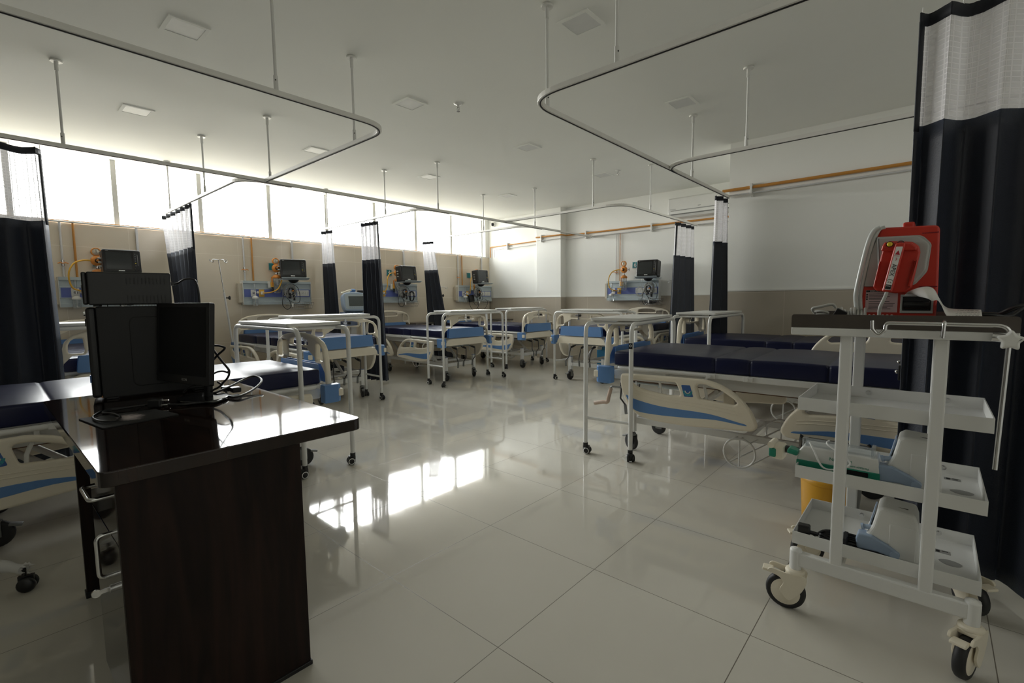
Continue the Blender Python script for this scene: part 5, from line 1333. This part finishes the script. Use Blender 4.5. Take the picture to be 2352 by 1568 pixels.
# monitor: screen turned towards the camera side of the desk
mn = thing('computer_monitor', 'black computer monitor on a round foot in front of the tower', 'monitor', (-2.195, .565, DZ))
# screen frame: right edge (-2.08,.60), left edge (-2.435,.51)
xa = V((.969, .246, 0)).normalized(); za = V((.0, .0, 1)); na = V((xa.y, -xa.x, 0))
tilt = .07; za = (za - na * tilt).normalized(); na2 = xa.cross(za).normalized()
M0 = frame(V((-2.265, .552, DZ + .065)), xa, za, na2) if True else None
W2 = .185
m0 = Matrix.Translation(-V((-2.195, .565, DZ))) @ M0
one(panel(rrect(-W2, W2, 0, .325, .008, 3), (), .022, .003, 2), m0).build('cabinet', 'black_plastic', mn)
one(panel(rrect(-W2 + .02, W2 - .02, .035, .308, .002, 2), (), .002, .0003), m0 @ T(0, 0, .011)).build('screen', 'screen_matte', mn)
one(panel(rrect(-.11, .11, .05, .27, .02, 3), (), .035, .008, 2), m0 @ T(0, 0, -.025)).build('rear_housing', 'black_matte', mn)
one(text('ICON', .014, .0004), m0 @ T(0.02, .017, .0112)).build('maker_lettering', 'tape_grey', mn)
m = MB(); m.bx(-.022, .024, .040, .062, .008, .16); m.build('stand_neck', 'black_matte', mn, .006)
one(panel([(math.cos(2 * PI * i / 36) * .115 + .005, math.sin(2 * PI * i / 36) * .085 + .03) for i in range(36)], (), .012, .004, 2), T(0, 0, .007)).build('stand_foot', 'black_gloss', mn)

m = MB()
me = panel([(p.x, p.y) for p in fillet([(-2.153, .213, 0), (-1.919, .246, 0), (-1.955, .455, 0), (-2.12, .421, 0)], .008, 3, True)], (), .004, .001)
tag(one(me, T(0, 0, DZ + .002)).build('mouse_pad', 'pad_art'), 'black mouse pad with pale brushed pattern on the front of the desk', 'mouse pad')
# power cable of the monitor lies over the desk front
pc = thing('power_cable', 'black power cable with three-pin plug looped over the mouse pad', 'cable', (-2.13, .45, DZ))
CO = V((-2.13, .45, DZ))
loc_ = lambda P, dz=0: [V(p) - CO + V((0, 0, dz)) for p in P]
m = MB()
m.tube(cr(loc_([(-2.36, .70, .80), (-2.33, .71, .785), (-2.24, .695, .768), (-2.147, .662, .768), (-2.08, .623, .768), (-2.057, .591, .768), (-2.082, .571, .768), (-2.10, .53, .768), (-2.11, .50, .768), (-2.14, .465, .77), (-2.158, .443, .775)]), 6), .0042, 8)
m.tube(cr(loc_([(-2.175, .420, .775), (-2.20, .36, .77), (-2.212, .304, .77), (-2.165, .268, .77), (-2.095, .245, .77), (-2.013, .252, .77), (-1.982, .283, .77), (-2.026, .306, .77), (-2.109, .302, .77), (-2.165, .28, .77), (-2.20, .33, .769), (-2.17, .40, .774)]), 6), .0038, 8)
m.build('cable', 'black_plastic', pc)
pM = T(-.034, -.018, .018) @ RZ(1.0)
m = MB(); m.bx(-.022, .022, -.016, .016, -.016, .016, M=pM); pg = m.build('plug', 'black_plastic', pc, .006, seg=3)
m = MB()
for y, z in ((0, .008), (-.010, -.008), (.010, -.008)): m.cyl(pM @ V((.02, y, z)), pM @ V((.043, y, z)), .0032, n=10)
m.build('plug_pin', 'chrome', pg)
mc = thing('monitor_cables', 'tangled black cables rising behind the right side of the monitor', 'cable', (-2.15, .66, DZ))
CO = V((-2.15, .66, DZ))
m = MB()
m.tube(cr(loc_([(-2.19, .60, .975), (-2.16, .625, .978), (-2.138, .644, .978), (-2.12, .66, .972), (-2.118, .661, .967), (-2.124, .656, .958), (-2.14, .642, .941), (-2.158, .627, .916), (-2.166, .619, .891), (-2.169, .617, .854), (-2.172, .614, .829), (-2.20, .63, .772)]), 5), .0042, 8)
m.tube(cr(loc_([(-2.185, .61, .935), (-2.17, .62, .958), (-2.158, .629, .965), (-2.144, .641, .94), (-2.127, .656, .908), (-2.113, .668, .883), (-2.111, .67, .868), (-2.117, .665, .848), (-2.131, .653, .829), (-2.144, .641, .811), (-2.168, .62, .794), (-2.22, .63, .77)]), 5), .0042, 8)
m.tube(cr(loc_([(-2.20, .61, .845), (-2.184, .623, .854), (-2.164, .641, .869), (-2.145, .658, .873), (-2.129, .672, .866), (-2.118, .668, .872)]), 5), .0036, 8)
m.build('lead', 'black_plastic', mc)
m = MB()
m.tube(cr(loc_([(-2.40, .69, .775), (-2.388, .661, .772), (-2.28, .639, .772), (-2.221, .644, .776), (-2.223, .667, .782), (-2.275, .731, .79), (-2.349, .807, .80), (-2.359, .85, .806), (-2.307, .86, .80), (-2.254, .842, .79), (-2.184, .785, .776), (-2.107, .71, .770), (-2.103, .681, .768), (-2.151, .667, .768), (-2.199, .637, .768), (-2.26, .62, .768)]), 6), .0046, 8)
m.build('loop_lead', 'black_plastic', mc)
m = MB(); m.bx(-.145, -.105, .03, .065, .008, .03); m.bx(-.10, -.06, .05, .085, .006, .028); m.build('connector', 'black_plastic', mc, .004)
m = MB(); m.tube(cr(loc_([(-2.50, .62, .78), (-2.44, .60, .768), (-2.40, .58, .768), (-2.38, .60, .79), (-2.36, .64, .80)]), 6), .003, 7); m.build('thin_lead', 'black_plastic', mc)

# ------------------------------------------------------------------ wheeled stool base beside the desk, wrapped in clear film
sb = thing('stool_base', 'wheeled stool foot wrapped in crumpled film, bottom left corner of the picture', 'stool', (-2.885, -.106, 0))
for i in range(3):
    a = R((41, 195, 280)[i]); u = V((math.cos(a), math.sin(a), 0)); v = V((-u.y, u.x, 0))
    m = MB(); vs = []
    for k_ in range(7):
        s = k_ / 6; c = u * (.03 + .23 * s) + V((0, 0, .125 - .035 * s)); r_ = .030 - .008 * s + .004 * math.sin(k_ * 2.1)
        vs += [c + v * (r_ * math.cos(q)) + V((0, 0, r_ * .8 * math.sin(q))) for q in [2 * PI * j / 10 for j in range(10)]]
    m.add(vs, [(j * 10 + q, j * 10 + (q + 1) % 10, (j + 1) * 10 + (q + 1) % 10, (j + 1) * 10 + q) for j in range(6) for q in range(10)], True)
    m.add(vs[-10:], [tuple(range(10))], False); m.add(vs[:10], [tuple(range(10))[::-1]], False)
    ar = m.build('arm', 'clear_wrap', sb)
    m = MB(); rl = random.Random(i)
    for q in range(9):
        b = 2 * PI * q / 9; p = u * .255 + v * .022 * math.cos(b) + V((0, 0, .09 + .018 * math.sin(b))); m.add([p, p + v * .012 + V((0, 0, .004)), p + u * rl.uniform(.012, .03) + v * .004 + V((0, 0, rl.uniform(-.01, .012)))], [(0, 1, 2)])
    m.build('film_edge', 'clear_wrap', ar, 0, .0008)
    M = T(*(u * .26)) @ RZ(a + .5)
    m = MB(); m.cyl((0, 0, .055), (0, 0, .095), .008, M=M)
    for s in (-1, 1): m.lathe([(0, -.011), (.024, -.011), (.030, -.005), (.030, .005), (.024, .011), (0, .011)], n=18, M=M @ T(.008, s * .015, .030) @ Matrix.Rotation(PI / 2, 4, 'X'))
    m.bx(-.018, .03, -.008, .008, .02, .065, M=M); m.build('caster', 'black_plastic', sb)
m = MB(); m.cyl((0, 0, .10), (0, 0, .22), .025); m.build('gas_column', 'black_plastic', sb)
